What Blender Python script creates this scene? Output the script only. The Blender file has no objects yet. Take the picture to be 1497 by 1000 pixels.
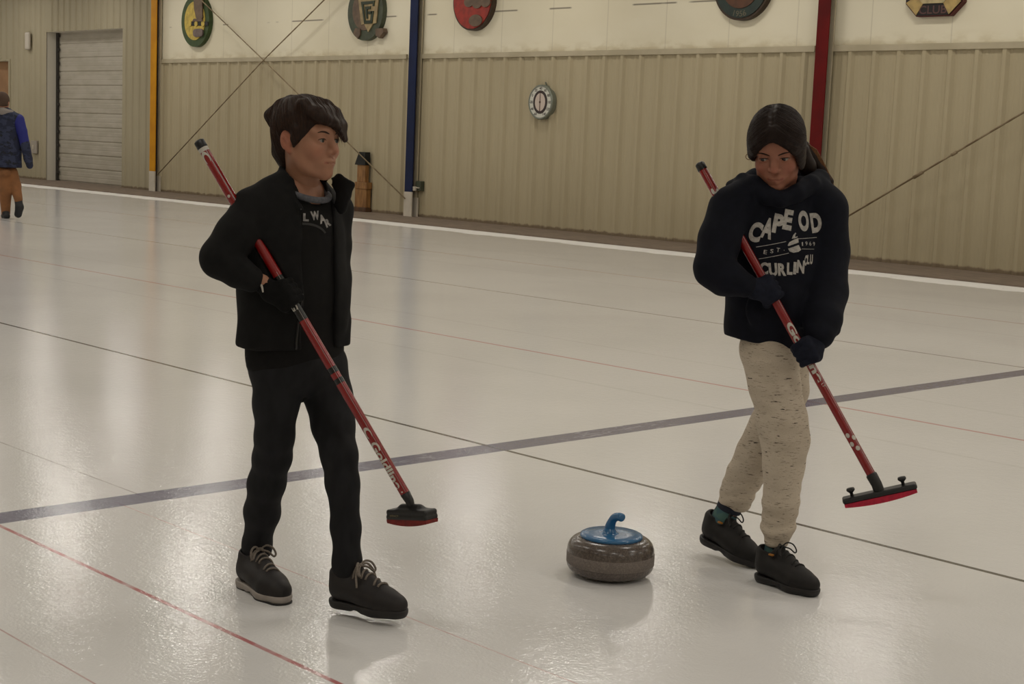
import bpy, bmesh, math, random
import numpy as np
from mathutils import Vector, Matrix
from mathutils.bvhtree import BVHTree
random.seed(7); rng = np.random.default_rng(7)
scene = bpy.context.scene
COL = scene.collection
PI = math.pi
# ------------------------------------------------------------------ camera
FOC = 2252.61; HCAM = 1.405
_yaw, _pitch, _roll = -0.811736615, 0.128255137, 0.0414698971
def _rot():
    cy, sy = math.cos(_yaw), math.sin(_yaw); cp, sp = math.cos(_pitch), math.sin(_pitch)
    f = np.array([sy*cp, cy*cp, -sp]); r0 = np.array([cy, -sy, 0.0]); u0 = np.cross(r0, f)
    r = math.cos(_roll)*r0 + math.sin(_roll)*u0; u = -math.sin(_roll)*r0 + math.cos(_roll)*u0
    return np.array([r, -u, f])
RC = _rot(); CAM = np.array([0, 0, HCAM])
cd = bpy.data.cameras.new('camera'); cam = bpy.data.objects.new('camera', cd); COL.objects.link(cam)
cd.sensor_width = 36; cd.lens = FOC/1497*36; cd.clip_end = 200; cd.clip_start = .05
m = Matrix.Identity(4)
for i in range(3):
    m[i][0] = RC[0][i]; m[i][1] = -RC[1][i]; m[i][2] = -RC[2][i]; m[i][3] = CAM[i]
cam.matrix_world = m
scene.camera = cam
def ray(x, y): return RC.T @ np.array([(x-748.5)/FOC, (y-500)/FOC, 1.0])
def gnd(x, y, z=0.0):
    d = ray(x, y); return CAM + d*(z-HCAM)/d[2]
def onY(x, y, Y):
    d = ray(x, y); return CAM + d*Y/d[1]
RT = np.array([RC[0][0], RC[0][1], 0]); RT /= np.linalg.norm(RT)      # horizontal, to the viewer's right
AW = np.array([RC[2][0], RC[2][1], 0]); AW /= np.linalg.norm(AW)      # horizontal, away from the viewer
UP = np.array([0, 0, 1.0])
def nrm(v): v = np.array(v, float); return v/np.linalg.norm(v)
def V(u, t, z): return RT*u - AW*t + UP*z                              # t counts toward the viewer
# ------------------------------------------------------------------ objects
def s2l(c): return tuple((v/12.92 if v <= .04045 else ((v+.055)/1.055)**2.4) for v in c)
def tag(o, label=None, cat=None, group=None, kind=None):
    if label: o['label'] = label
    if cat: o['category'] = cat
    if group: o['group'] = group
    if kind: o['kind'] = kind
    return o
def link(o, parent=None):
    COL.objects.link(o)
    if parent is not None: o.parent = parent
    return o
def empty(name, loc, label, cat, group=None):
    o = bpy.data.objects.new(name, None); o.empty_display_size = .1
    o.location = Vector([float(v) for v in loc]); link(o); return tag(o, label, cat, group)
def mobj(name, verts, faces, mat, parent=None, smooth=False, origin=(0, 0, 0), mats=None, fm=None, auto=None):
    """verts are in world axes; origin is subtracted so that the mesh is local to its thing"""
    v = np.asarray(verts, float) - np.asarray(origin, float)
    me = bpy.data.meshes.new(name)
    me.from_pydata(v.tolist(), [], [tuple(int(i) for i in f) for f in faces])
    for mm in (mats or [mat]): me.materials.append(mm)
    if fm is not None: me.polygons.foreach_set('material_index', np.asarray(fm, np.int32))
    if smooth: me.polygons.foreach_set('use_smooth', np.ones(len(me.polygons), bool))
    me.update()
    if auto is not None:
        me.polygons.foreach_set('use_smooth', np.ones(len(me.polygons), bool))
        bm = bmesh.new(); bm.from_mesh(me)
        for e in bm.edges:
            if len(e.link_faces) == 2 and e.calc_face_angle(0) > auto: e.smooth = False
        bm.to_mesh(me); bm.free()
    o = bpy.data.objects.new(name, me); link(o, parent)
    if parent is None: o.location = Vector([float(x) for x in origin])
    return o
class MB:
    """collects shapes of one mesh"""
    def __init__(s): s.v = []; s.f = []; s.m = []
    def add(s, v, f, mi=0):
        n = len(s.v); s.v += [tuple(float(c) for c in p) for p in v]; s.f += [tuple(i+n for i in q) for q in f]; s.m += [mi]*len(f); return s
    def box(s, lo, hi, mi=0, bev=0):
        bm = bmesh.new(); bmesh.ops.create_cube(bm, size=1)
        for v in bm.verts: v.co = Vector([lo[i]+(v.co[i]+.5)*(hi[i]-lo[i]) for i in range(3)])
        if bev: bmesh.ops.bevel(bm, geom=bm.edges[:], offset=bev, segments=2, affect='EDGES', profile=.5)
        return s.bm(bm, mi)
    def bm(s, bm, mi=0, M=None):
        bm.verts.index_update()
        vs = [v.co.copy() for v in bm.verts]
        if M is not None: vs = [M @ v for v in vs]
        s.add(vs, [[v.index for v in f.verts] for f in bm.faces], mi); bm.free(); return s
    def tube(s, pts, r, n=10, mi=0, cap=True, closed=False):
        P = [np.array(p, float) for p in pts]; N = len(P)
        R = r if hasattr(r, '__len__') else [r]*N
        up = None; V_ = []; F = []
        for i, p in enumerate(P):
            a = P[(i-1) % N] if (closed or i > 0) else P[i]; b = P[(i+1) % N] if (closed or i < N-1) else P[i]
            t = nrm(b-a)
            if up is None:
                up = np.array([0, 0, 1.0]) if abs(t[2]) < .9 else np.array([1.0, 0, 0])
            x = up - t*np.dot(up, t); x = nrm(x); y = np.cross(t, x); up = x
            for k in range(n):
                a_ = 2*PI*k/n; V_.append(p+(x*math.cos(a_)+y*math.sin(a_))*R[i])
        for i in range(N if closed else N-1):
            j = (i+1) % N
            for k in range(n):
                l = (k+1) % n; F.append((i*n+k, i*n+l, j*n+l, j*n+k))
        if cap and not closed:
            F.append(tuple(range(n-1, -1, -1))); F.append(tuple((N-1)*n+k for k in range(n)))
        return s.add(V_, F, mi)
    def lathe(s, prof, n=48, mi=None, C=(0, 0, 0), ax=None):
        """prof: (r, z[, material]) from bottom to top, turned round z (or along axes ax=(x,y,z))"""
        X, Y_, Z = ax if ax is not None else (np.array([1., 0, 0]), np.array([0, 1., 0]), np.array([0, 0, 1.]))
        C = np.array(C, float); base = len(s.v); rings = []
        for p in prof:
            r, z = p[0], p[1]
            if r < 1e-6:
                rings.append([len(s.v)]); s.v.append(tuple(C+Z*z))
            else:
                rings.append(list(range(len(s.v), len(s.v)+n)))
                for k in range(n):
                    a = 2*PI*k/n; s.v.append(tuple(C+X*r*math.cos(a)+Y_*r*math.sin(a)+Z*z))
        for i in range(len(rings)-1):
            a, b = rings[i], rings[i+1]; mi_ = prof[i][2] if len(prof[i]) > 2 else (mi or 0)
            for k in range(n):
                l = (k+1) % n
                if len(a) == 1 and len(b) == 1: continue
                if len(a) == 1: s.f.append((a[0], b[l], b[k]))
                elif len(b) == 1: s.f.append((a[k], a[l], b[0]))
                else: s.f.append((a[k], a[l], b[l], b[k]))
                s.m.append(mi_)
        return s
    def prism(s, poly, y0, y1, mi=0):
        """polygon of (x, z), counter-clockwise seen from -Y, between Y=y0 (front) and y1 (back)"""
        n = len(poly)
        v = [(x, y0, z) for x, z in poly]+[(x, y1, z) for x, z in poly]
        f = [tuple(range(n))]+[tuple(range(2*n-1, n-1, -1))]
        for i in range(n):
            j = (i+1) % n; f.append((i, i+n, j+n, j))
        return s.add(v, f, mi)
    def build(s, name, mat, parent=None, smooth=False, origin=(0, 0, 0), mats=None, auto=None):
        return mobj(name, s.v, s.f, mat, parent, smooth, origin, mats, s.m if mats else None, auto)
def smooth_path(pts, n=5):
    P = [np.array(p, float) for p in pts]; P = [2*P[0]-P[1]]+P+[2*P[-1]-P[-2]]; o = []
    for i in range(1, len(P)-2):
        for j in range(n):
            t = j/n; o.append(.5*(2*P[i]+(P[i+1]-P[i-1])*t+(2*P[i-1]-5*P[i]+4*P[i+1]-P[i+2])*t*t+(3*P[i]-P[i-1]-3*P[i+1]+P[i+2])*t**3))
    return o+[P[-2]]
def circ(cx, cz, rx, rz, n=48, a0=0, a1=2*PI):
    return [(cx+rx*math.cos(a0+(a1-a0)*k/n), cz+rz*math.sin(a0+(a1-a0)*k/n)) for k in range(n)]
def text2d(body, size=1.0, bold=0.0, res=8):
    """flat lettering as (verts xy, faces), centred"""
    c = bpy.data.curves.new('lettering', 'FONT'); c.body = body; c.size = size; c.offset = bold; c.resolution_u = res
    c.align_x = 'CENTER'; c.align_y = 'CENTER'
    o = bpy.data.objects.new('lettering', c); COL.objects.link(o)
    dg = bpy.context.evaluated_depsgraph_get(); dg.update()
    me = bpy.data.meshes.new_from_object(o.evaluated_get(dg))
    v = np.array([p.co[:2] for p in me.vertices]).reshape(-1, 2); f = [tuple(p.vertices) for p in me.polygons]
    bpy.data.objects.remove(o); bpy.data.curves.remove(c); bpy.data.meshes.remove(me)
    lo, hi = v.min(0), v.max(0)
    return v-(lo+hi)/2, f, hi-lo
# ------------------------------------------------------------------ materials
def mat(name, col, rough=.6, metal=0, spec=.5, lin=False, **k):
    m_ = bpy.data.materials.new(name); m_.use_nodes = True
    b = m_.node_tree.nodes['Principled BSDF']
    c = col if lin else s2l(col)
    b.inputs['Base Color'].default_value = (*c, 1); b.inputs['Roughness'].default_value = rough
    b.inputs['Metallic'].default_value = metal; b.inputs['Specular IOR Level'].default_value = spec
    for kk, v in k.items(): b.inputs[kk].default_value = v
    m_.diffuse_color = (*c, 1)
    return m_
class NT:
    def __init__(s, m_): s.t = m_.node_tree; s.n = s.t.nodes; s.b = s.n['Principled BSDF']
    def new(s, typ, **k):
        n = s.n.new(typ)
        for a, v in k.items(): setattr(n, a, v)
        return n
    def l(s, a, b): s.t.links.new(a, b)
    def math(s, op, a, b=None, c=None, clamp=False):
        n = s.new('ShaderNodeMath', operation=op); n.use_clamp = clamp
        for i, x in enumerate((a, b, c)):
            if x is None: continue
            if isinstance(x, (int, float)): n.inputs[i].default_value = x
            else: s.l(x, n.inputs[i])
        return n.outputs[0]
    def mix(s, f, a, b, blend='MIX'):
        n = s.new('ShaderNodeMix', data_type='RGBA', blend_type=blend)
        for i, x in ((0, f), (6, a), (7, b)):
            if isinstance(x, (int, float)): n.inputs[i].default_value = x
            elif isinstance(x, tuple): n.inputs[i].default_value = (*x[:3], 1)
            else: s.l(x, n.inputs[i])
        return n.outputs[2]
    def obj(s, scale=(1, 1, 1)):
        t = s.new('ShaderNodeTexCoord'); mp = s.new('ShaderNodeMapping'); mp.inputs['Scale'].default_value = scale
        s.l(t.outputs['Object'], mp.inputs['Vector']); return mp.outputs[0]
    def noise(s, vec, scale, detail=3, rough=.5):
        n = s.new('ShaderNodeTexNoise'); n.inputs['Scale'].default_value = scale; n.inputs['Detail'].default_value = detail
        n.inputs['Roughness'].default_value = rough
        if vec is not None: s.l(vec, n.inputs['Vector'])
        return n.outputs['Fac']
    def ramp(s, f, a, b, lo=0, hi=1):
        n = s.new('ShaderNodeMapRange', interpolation_type='SMOOTHSTEP'); s.l(f, n.inputs[0])
        for i, x in enumerate((a, b, lo, hi)): n.inputs[i+1].default_value = x
        return n.outputs[0]
    def bump(s, h, strength=.3, dist=.01):
        n = s.new('ShaderNodeBump'); n.inputs['Strength'].default_value = strength; n.inputs['Distance'].default_value = dist
        s.l(h, n.inputs['Height']); s.l(n.outputs[0], s.b.inputs['Normal'])
def noisy(name, c1, c2, scale, rough=.7, stretch=(1, 1, 1), lo=.35, hi=.65, bump=0, dist=.002, detail=4, spec=.5, **k):
    m_ = mat(name, c1, rough, spec=spec, **k); t = NT(m_); f = t.noise(t.obj(stretch), scale, detail)
    t.l(t.mix(t.ramp(f, lo, hi), s2l(c1), s2l(c2)), t.b.inputs['Base Color'])
    if bump: t.bump(f, bump, dist)
    return m_
# ------------------------------------------------------------------ implicit shapes -> one continuous surface
class Sdf:
    def __init__(s, h): s.h = h; s.ops = []; s.disp = None
    def _add(s, fn, lo, hi, k, op): s.ops.append((fn, np.array(lo, float), np.array(hi, float), k, op))
    def cone(s, a, b, ra, rb, k=.02, flat=None, op='u'):
        a = np.array(a, float); b = np.array(b, float); ba = b-a; L2 = max(ba@ba, 1e-12); R_ = max(ra, rb)
        ex = 1.0
        if flat: n = nrm(flat[0]); fs = flat[1]; ex = max(1, fs)
        def fn(P):
            q = P-a; h = np.clip((q@ba)/L2, 0, 1); q = q-h[..., None]*ba
            if flat:
                c = q@n; q = q+(c*(1/fs-1))[..., None]*n
                g = 1.0
            return np.sqrt((q*q).sum(-1))-(ra+(rb-ra)*h)
        s._add(fn, np.minimum(a, b)-R_*ex, np.maximum(a, b)+R_*ex, k, op)
    def chain(s, pts, rs, k=.02, flat=None, op='u'):
        if len(pts) == 1: s.cone(pts[0], pts[0], rs[0], rs[0], k, flat, op)
        for i in range(len(pts)-1): s.cone(pts[i], pts[i+1], rs[i], rs[i+1], k, flat, op)
    def ell(s, c, rad, ax=None, k=.02, op='u'):
        c = np.array(c, float); rad = np.array(rad, float); A = np.array(ax, float) if ax is not None else np.eye(3); R_ = rad.max()
        def fn(P):
            q = (P-c)@A.T; k0 = np.sqrt(((q/rad)**2).sum(-1)); k1 = np.sqrt(((q/rad**2)**2).sum(-1))
            return np.where(k1 < 1e-6, -rad.min(), k0*(k0-1)/np.maximum(k1, 1e-6))
        s._add(fn, c-R_, c+R_, k, op)
    def half(s, c, n, k=.005, lo=None, hi=None):
        """cuts away everything on the n side of the plane through c"""
        c = np.array(c, float); n = nrm(n)
        s._add(lambda P: -((P-c)@n), lo if lo is not None else [-9]*3, hi if hi is not None else [9]*3, k, 's')
    def boxcut(s, c, hs, ax=None, k=.01, op='s', rnd=.0):
        c = np.array(c, float); hs = np.array(hs, float); A = np.array(ax, float) if ax is not None else np.eye(3); R_ = np.linalg.norm(hs)
        def fn(P):
            q = np.abs((P-c)@A.T)-(hs-rnd)
            return np.sqrt((np.maximum(q, 0)**2).sum(-1))+np.minimum(q.max(-1), 0)-rnd
        s._add(fn, c-R_, c+R_, k, op)
    def mesh(s, smooth=2):
        h = s.h; U = [o for o in s.ops if o[4] == 'u']
        lo = np.min([o[1] for o in U], 0)-3*h-.01; hi = np.max([o[2] for o in U], 0)+3*h+.01
        n = np.ceil((hi-lo)/h).astype(int)+1
        D = np.full(n, 1.0, np.float32)
        for fn, l, u, k, op in s.ops:
            mgn = k+3*h
            i0 = np.clip(np.floor((l-mgn-lo)/h).astype(int), 0, n-1); i1 = np.clip(np.ceil((u+mgn-lo)/h).astype(int)+1, 1, n)
            if (i1 <= i0).any(): continue
            ax = [lo[a]+h*np.arange(i0[a], i1[a]) for a in range(3)]
            P = np.stack(np.meshgrid(*ax, indexing='ij'), -1)
            d = fn(P).astype(np.float32); sl = tuple(slice(i0[a], i1[a]) for a in range(3)); E = D[sl]
            if op == 'u':
                hh = np.maximum(k-np.abs(E-d), 0)/k; D[sl] = np.minimum(E, d)-hh*hh*k*.25
            else:
                d = -d; hh = np.maximum(k-np.abs(E-d), 0)/k; D[sl] = np.maximum(E, d)+hh*hh*k*.25
        if s.disp is not None:
            idx = np.argwhere(np.abs(D) < .03); P = lo+h*idx
            D[tuple(idx.T)] += s.disp(P).astype(np.float32)
        ins = D < 0
        c8 = [(i, j, k_) for i in (0, 1) for j in (0, 1) for k_ in (0, 1)]
        cnt = sum(ins[i:n[0]-1+i, j:n[1]-1+j, k_:n[2]-1+k_].astype(np.int8) for i, j, k_ in c8)
        act = np.argwhere((cnt > 0) & (cnt < 8))
        val = np.stack([D[act[:, 0]+i, act[:, 1]+j, act[:, 2]+k_] for i, j, k_ in c8], 1)
        acc = np.zeros((len(act), 3)); num = np.zeros(len(act))
        for a in range(8):
            for b in range(a+1, 8):
                if sum(abs(c8[a][q]-c8[b][q]) for q in range(3)) != 1: continue
                va, vb = val[:, a], val[:, b]; m_ = (va < 0) != (vb < 0)
                t = np.where(m_, va/np.where(m_, va-vb, 1), 0)
                p = np.array(c8[a])+t[:, None]*(np.array(c8[b])-np.array(c8[a]))
                acc += np.where(m_[:, None], p, 0); num += m_
        verts = lo+h*(act+acc/num[:, None])
        vid = np.full(n-1, -1, np.int64); vid[tuple(act.T)] = np.arange(len(act))
        F = []
        for a in range(3):
            b, c = (a+1) % 3, (a+2) % 3
            sl0 = [slice(None)]*3; sl1 = [slice(None)]*3; sl0[a] = slice(0, n[a]-1); sl1[a] = slice(1, n[a])
            A_, B_ = ins[tuple(sl0)], ins[tuple(sl1)]
            e = np.argwhere(A_ != B_); e = e[(e[:, b] > 0) & (e[:, c] > 0) & (e[:, b] < n[b]-1) & (e[:, c] < n[c]-1)]
            q = []
            for db, dc in ((1, 1), (0, 1), (0, 0), (1, 0)):
                x = e.copy(); x[:, b] -= db; x[:, c] -= dc; q.append(vid[tuple(x.T)])
            q = np.stack(q, 1); fl = A_[tuple(e.T)]
            q[~fl] = q[~fl][:, ::-1]; F.append(q)
        F = np.concatenate(F); F = F[(F >= 0).all(1)]
        E_ = np.concatenate([F[:, [0, 1]], F[:, [1, 2]], F[:, [2, 3]], F[:, [3, 0]]])
        for it in range(smooth):
            sm = np.zeros_like(verts); ct = np.zeros(len(verts))
            np.add.at(sm, E_[:, 0], verts[E_[:, 1]]); np.add.at(sm, E_[:, 1], verts[E_[:, 0]])
            np.add.at(ct, E_[:, 0], 1); np.add.at(ct, E_[:, 1], 1)
            verts = verts+.5*(sm/np.maximum(ct, 1)[:, None]-verts)
        return verts, F
    def build(s, name, mt, parent, smooth=2, big=True):
        v, f = s.mesh(smooth)
        if big:      # only the main body of the surface; stray crumbs are dropped
            par = np.arange(len(v))
            E_ = np.concatenate([f[:, [0, 1]], f[:, [1, 2]], f[:, [2, 3]]])
            for _ in range(200):
                m_ = np.minimum(par[E_[:, 0]], par[E_[:, 1]]); old = par.copy()
                np.minimum.at(par, E_[:, 0], m_); np.minimum.at(par, E_[:, 1], m_); par = par[par]
                if (old == par).all(): break
            ids, ct = np.unique(par, return_counts=True); keep = ids[ct > .04*len(v)]
            ok = np.isin(par, keep); f = f[ok[f].all(1)]; new = np.cumsum(ok)-1; v = v[ok]; f = new[f]
        return fastmesh(name, v, f, mt, parent), v, f
def fastmesh(name, v, f, mt, parent):
    me = bpy.data.meshes.new(name); me.vertices.add(len(v)); me.vertices.foreach_set('co', v.astype(np.float32).ravel())
    me.loops.add(f.size); me.loops.foreach_set('vertex_index', f.astype(np.int32).ravel())
    me.polygons.add(len(f)); me.polygons.foreach_set('loop_start', np.arange(0, f.size, f.shape[1], dtype=np.int32))
    me.materials.append(mt); me.update(calc_edges=True); me.validate()
    me.polygons.foreach_set('use_smooth', np.ones(len(me.polygons), bool))
    o = bpy.data.objects.new(name, me); return link(o, parent)
# ------------------------------------------------------------------ the rink
YW = 17.9; ZC = 5.0; XL, XR, YF = -47.0, 9.0, -7.0
def wp(pts, Y):      # picture measurements turned into (x, z) on the upright plane Y
    q = [onY(a, b, Y) for a, b in pts]; q = [(p[0], p[2]) for p in q]
    A = sum(q[i][0]*q[(i+1) % len(q)][1]-q[(i+1) % len(q)][0]*q[i][1] for i in range(len(q)))
    return q if A > 0 else q[::-1]
# ice
M_ice = mat('pebbled ice', (.86, .86, .845), .17, spec=.2); t = NT(M_ice)
geo = t.new('ShaderNodeNewGeometry'); sep = t.new('ShaderNodeSeparateXYZ'); t.l(geo.outputs['Position'], sep.inputs[0])
PX, PY = sep.outputs[0], sep.outputs[1]
n1 = t.noise(geo.outputs['Position'], .55, 4)
ICE1, ICE2 = (.76, .75, .742), (.70, .692, .683)
c = t.mix(t.ramp(n1, .35, .7), ICE1, ICE2)
def line_mask(coord, c0, hw, soft, st):
    d = t.math('ABSOLUTE', t.math('SUBTRACT', coord, c0))
    return t.math('MULTIPLY', t.ramp(d, hw, hw+soft, 1, 0), st)
nz = t.noise(geo.outputs['Position'], 9, 3); brk = t.ramp(nz, .3, .6, .55, 1)
far = t.math('GREATER_THAN', t.math('MULTIPLY', PX, -1), 5.14)      # beyond the hog line
near = t.math('SUBTRACT', 1, far)
for c0, hw, soft, st, colr, gate in (
        (2.345, .0055, .006, .82, (.42, .06, .065), None), (4.80, .010, .006, .92, (.05, .04, .03), None), (7.29, .009, .012, .55, (.50, .10, .08), None),
        (9.93, .010, .012, .6, (.10, .08, .06), None), (12.66, .012, .014, .5, (.35, .12, .09), None),
        (1.85, .0015, .003, .6, (.40, .17, .16), None), (2.845, .0015, .003, .5, (.50, .15, .14), near), (2.98, .0025, .004, .55, (.22, .18, .15), far),
        (6.62, .003, .02, .16, (.30, .27, .24), None), (7.95, .003, .02, .16, (.30, .27, .24), None), (11.7, .003, .03, .14, (.30, .27, .24), None), (13.6, .003, .03, .16, (.30, .27, .24), None)):
    mk = t.math('MULTIPLY', line_mask(PY, c0, hw, soft, st), brk if hw < .008 else t.ramp(nz, .2, .5, .8, 1))
    if gate is not None: mk = t.math('MULTIPLY', mk, gate)
    c = t.mix(mk, c, colr)
hog = line_mask(PX, -5.1425, .070, .010, .86)
scr = t.new('ShaderNodeTexNoise'); scr.inputs['Scale'].default_value = 1; scr.inputs['Detail'].default_value = 3; scr.inputs['Distortion'].default_value = 1.6
mp = t.new('ShaderNodeMapping'); mp.inputs['Scale'].default_value = (26, 9, 1); t.l(geo.outputs['Position'], mp.inputs['Vector']); t.l(mp.outputs[0], scr.inputs['Vector'])
pat = t.noise(geo.outputs['Position'], 1.1, 2)
sm = t.math('MULTIPLY', t.ramp(scr.outputs['Fac'], .55, .64), t.ramp(pat, .46, .56, 0, .42))
hogc = t.mix(sm, (.070, .066, .140), (.45, .43, .50))
hogc = t.mix(t.ramp(t.noise(geo.outputs['Position'], 45, 2), .35, .7, 0, .15), hogc, (.25, .24, .35))
c = t.mix(hog, c, hogc)
# snow swept up along the kerb, with a few specks of dirt
sn = t.ramp(t.math('ADD', PY, t.math('MULTIPLY', t.noise(geo.outputs['Position'], 1.4, 3), .5)), 15.95, 16.2)
c = t.mix(t.math('MULTIPLY', sn, t.ramp(t.noise(geo.outputs['Position'], 2.2, 4, .6), .25, .6, .25, .65)), c, (.90, .89, .86))
sp = t.math('MULTIPLY', t.ramp(t.noise(geo.outputs['Position'], 5.5, 4, .7), .66, .74), sn)
c = t.mix(sp, c, (.33, .28, .22))
t.l(c, t.b.inputs['Base Color'])
peb = t.noise(geo.outputs['Position'], 95, 2); peb2 = t.noise(geo.outputs['Position'], 24, 2)
t.l(t.math('ADD', .10, t.math('MULTIPLY', sn, .5)), t.b.inputs['Roughness'])
t.bump(t.math('ADD', peb, t.math('MULTIPLY', peb2, 1.2)), .16, .004)
b = MB(); b.v = [(XL, YF, 0), (XR, YF, 0), (XR, 16.42, 0), (XL, 16.42, 0)]; b.f = [(0, 1, 2, 3)]; b.m = [0]
tag(b.build('floor', M_ice), kind='structure')
M_kerb = noisy('brown kerb boards', (.50, .44, .385), (.43, .38, .33), 3, .8, (1, 4, 1))
b = MB(); b.box((XL, 16.42, -.05), (XR, 18.6, .02)); tag(b.build('trim_2', M_kerb), kind='structure')
# sheet-metal wall -------------------------------------------------
def metal(name, c1, c2):
    m_ = mat(name, c1, .55, spec=.35); t = NT(m_)
    v = t.obj((.5, .5, .25)); f = t.noise(v, 1.2, 3, .5)
    col = t.mix(t.ramp(f, .35, .7), s2l(c1), s2l(c2))
    tc = t.new('ShaderNodeTexCoord'); sp_ = t.new('ShaderNodeSeparateXYZ'); t.l(tc.outputs['Object'], sp_.inputs[0])
    # rust and grime rising from the bottom edge
    g = t.math('MULTIPLY', t.ramp(t.math('SUBTRACT', sp_.outputs[2], t.math('MULTIPLY', t.noise(t.obj((6, 6, 2)), 1.5, 4), .07)), .015, .05, 1, 0), .75)
    col = t.mix(g, col, (.12, .075, .045)); t.l(col, t.b.inputs['Base Color']); return m_
M_panel = metal('beige ribbed sheet metal', (.70, .655, .545), (.675, .63, .52))
M_panel2 = metal('grey beige ribbed sheet metal', (.66, .625, .53), (.63, .595, .50))
def corr(b, x0, x1, z0, z1, Y, pitch, phase, dep=.038, top=.024, base=.062, mi=0):
    """ribbed sheet from x0 to x1: flat panels with raised trapezoid ribs every pitch"""
    xs = [(x0, Y)]; k = math.ceil((x0-phase)/pitch)
    while True:
        c0 = phase+k*pitch; k += 1
        if c0 >= x1-base: break
        if c0 <= x0+base: continue
        xs += [(c0-base/1, Y), (c0-top, Y-dep), (c0+top, Y-dep), (c0+base, Y)]
        for q in (1/3, 2/3):                  # two shallow stiffening swages on each flat
            s0 = c0+pitch*q
            if s0+.04 < x1: xs += [(s0-.035, Y), (s0-.014, Y-.0045), (s0+.014, Y-.0045), (s0+.035, Y)]
    xs.append((x1, Y))
    n = len(xs); v = [(x, y, z0) for x, y in xs]+[(x, y, z1) for x, y in xs]
    b.add(v, [(i, i+1, n+i+1, n+i) for i in range(n-1)], mi)
XY = -31.0                 # the yellow post
ZT = 2.83
b = MB()
corr(b, -30.85, XR, .02, ZT+.02, YW, .3835, -12.40)
tag(b.build('wall_back', M_panel), kind='structure')
DX0, DX1, DZ = -35.88, -32.16, 3.63
b = MB()
corr(b, DX1, -30.85, .02, ZC, YW, .30, -32.0, .03)
corr(b, -37.9, DX0, .02, ZC, YW, .30, -36.2, .03)
corr(b, DX0, DX1, DZ, ZC, YW, .30, -35.6, .03)
corr(b, -41.2, -37.9, 2.97, ZC, YW, .30, -38.1, .03)
corr(b, XL, -41.2, .02, ZC, YW, .30, -41.4, .03)
tag(b.build('wall_back_end', M_panel2), kind='structure')
# white insulated panels above the rail
M_up = mat('cream wall board', (.90, .87, .775), .6, spec=.3); t = NT(M_up)
tc = t.new('ShaderNodeTexCoord'); sp_ = t.new('ShaderNodeSeparateXYZ'); t.l(tc.outputs['Object'], sp_.inputs[0])
fr = t.math('ABSOLUTE', t.math('SUBTRACT', t.math('FRACT', t.math('DIVIDE', t.math('ADD', sp_.outputs[0], 60.3), 1.22)), .5))
l1 = t.math('MULTIPLY', t.ramp(fr, .004, .010, 1, 0), .35)
l2 = t.math('MULTIPLY', t.math('MULTIPLY', t.ramp(t.math('ABSOLUTE', t.math('SUBTRACT', sp_.outputs[2], 3.60)), .008, .016, 1, 0), t.ramp(t.noise(t.obj((1, 0, 0)), .9, 2), .50, .53)), .75)
col = t.mix(t.ramp(t.noise(t.obj((.5, 1, 1)), .8, 4), .35, .7), s2l((.90, .875, .79)), s2l((.87, .84, .745)))
grime = t.math('MULTIPLY', t.ramp(sp_.outputs[2], 2.90, 3.12, .5, 0), t.ramp(t.noise(t.obj((2, 1, 4)), 2, 3), .4, .65))
col = t.mix(grime, col, (.50, .42, .26)); col = t.mix(l1, col, (.42, .37, .28)); col = t.mix(l2, col, (.12, .10, .08))
t.l(col, t.b.inputs['Base Color'])
b = MB(); b.box((-30.85, YW+.0, ZT), (XR, YW+.1, ZC)); tag(b.build('wall_back_upper', M_up), kind='structure')
M_trim = noisy('pale rail paint', (.72, .68, .585), (.67, .63, .53), 2, .5)
b = MB()
for x0, x1 in ((-30.8, -21.9), (-21.7, -12.98), (-12.78, XR)):
    b.box((x0, YW-.048, ZT), (x1, YW, ZT+.085), bev=.005)
tag(b.build('trim_1', M_trim), kind='structure')
# remaining shell
M_plain = mat('off-white liner panel', (.82, .80, .74), .7)
b = MB(); b.box((XL-.1, YF, -.05), (XL, YW+.7, ZC)); tag(b.build('wall_left', M_plain), kind='structure')
b = MB(); b.box((XR, YF, -.05), (XR+.1, YW+.1, ZC)); tag(b.build('wall_right', M_plain), kind='structure')
b = MB(); b.box((XL, YF-.1, -.05), (XR, YF, ZC)); tag(b.build('wall_front', M_plain), kind='structure')
b = MB(); b.box((XL, YF, ZC), (XR, YW+.7, ZC+.1)); tag(b.build('ceiling', mat('white ceiling liner', (.80, .78, .73), .8)), kind='structure')
# roll-up door in its recess
M_door = noisy('white roll-up door', (.71, .685, .635), (.67, .645, .59), 2, .5, (1, 1, 3), spec=.3)
M_jamb = mat('white door jamb', (.83, .81, .76), .6)
b = MB(); YD = 18.20; nsl = 11; hs = 3.66/nsl
prof = []
for i in range(nsl):
    z = .02+i*hs
    prof += [(YD+.02, z), (YD+.02, z+.012), (YD, z+.03), (YD, z+hs*.36), (YD+.003, z+hs*.39), (YD+.003, z+hs*.42), (YD, z+hs*.45), (YD, z+hs*.7), (YD+.003, z+hs*.73), (YD+.003, z+hs*.76), (YD, z+hs*.79), (YD, z+hs-.02), (YD+.02, z+hs-.004)]
n = len(prof); b.add([(DX0-.05, y, z) for y, z in prof]+[(DX1+.05, y, z) for y, z in prof], [(i, n+i, n+i+1, i+1) for i in range(n-1)])
o = b.build('door_1', M_door); tag(o, kind='structure')
b = MB(); b.box((DX0-.06, YW+.02, .0), (DX0, YD+.1, DZ+.05)); b.box((DX1, YW+.02, 0), (DX1+.06, YD+.1, DZ+.05)); b.box((DX0, YW+.02, DZ), (DX1, YD+.1, DZ+.06))
tag(b.build('trim_3', M_jamb), kind='structure')
b = MB(); b.box((DX0+.0, YD-.05, 0), (DX0+.10, YD-.03, DZ)); 
for i in range(11): b.box((DX0+.08, YD-.055, .2+i*hs), (DX0+.16, YD-.028, .26+i*hs))
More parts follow.
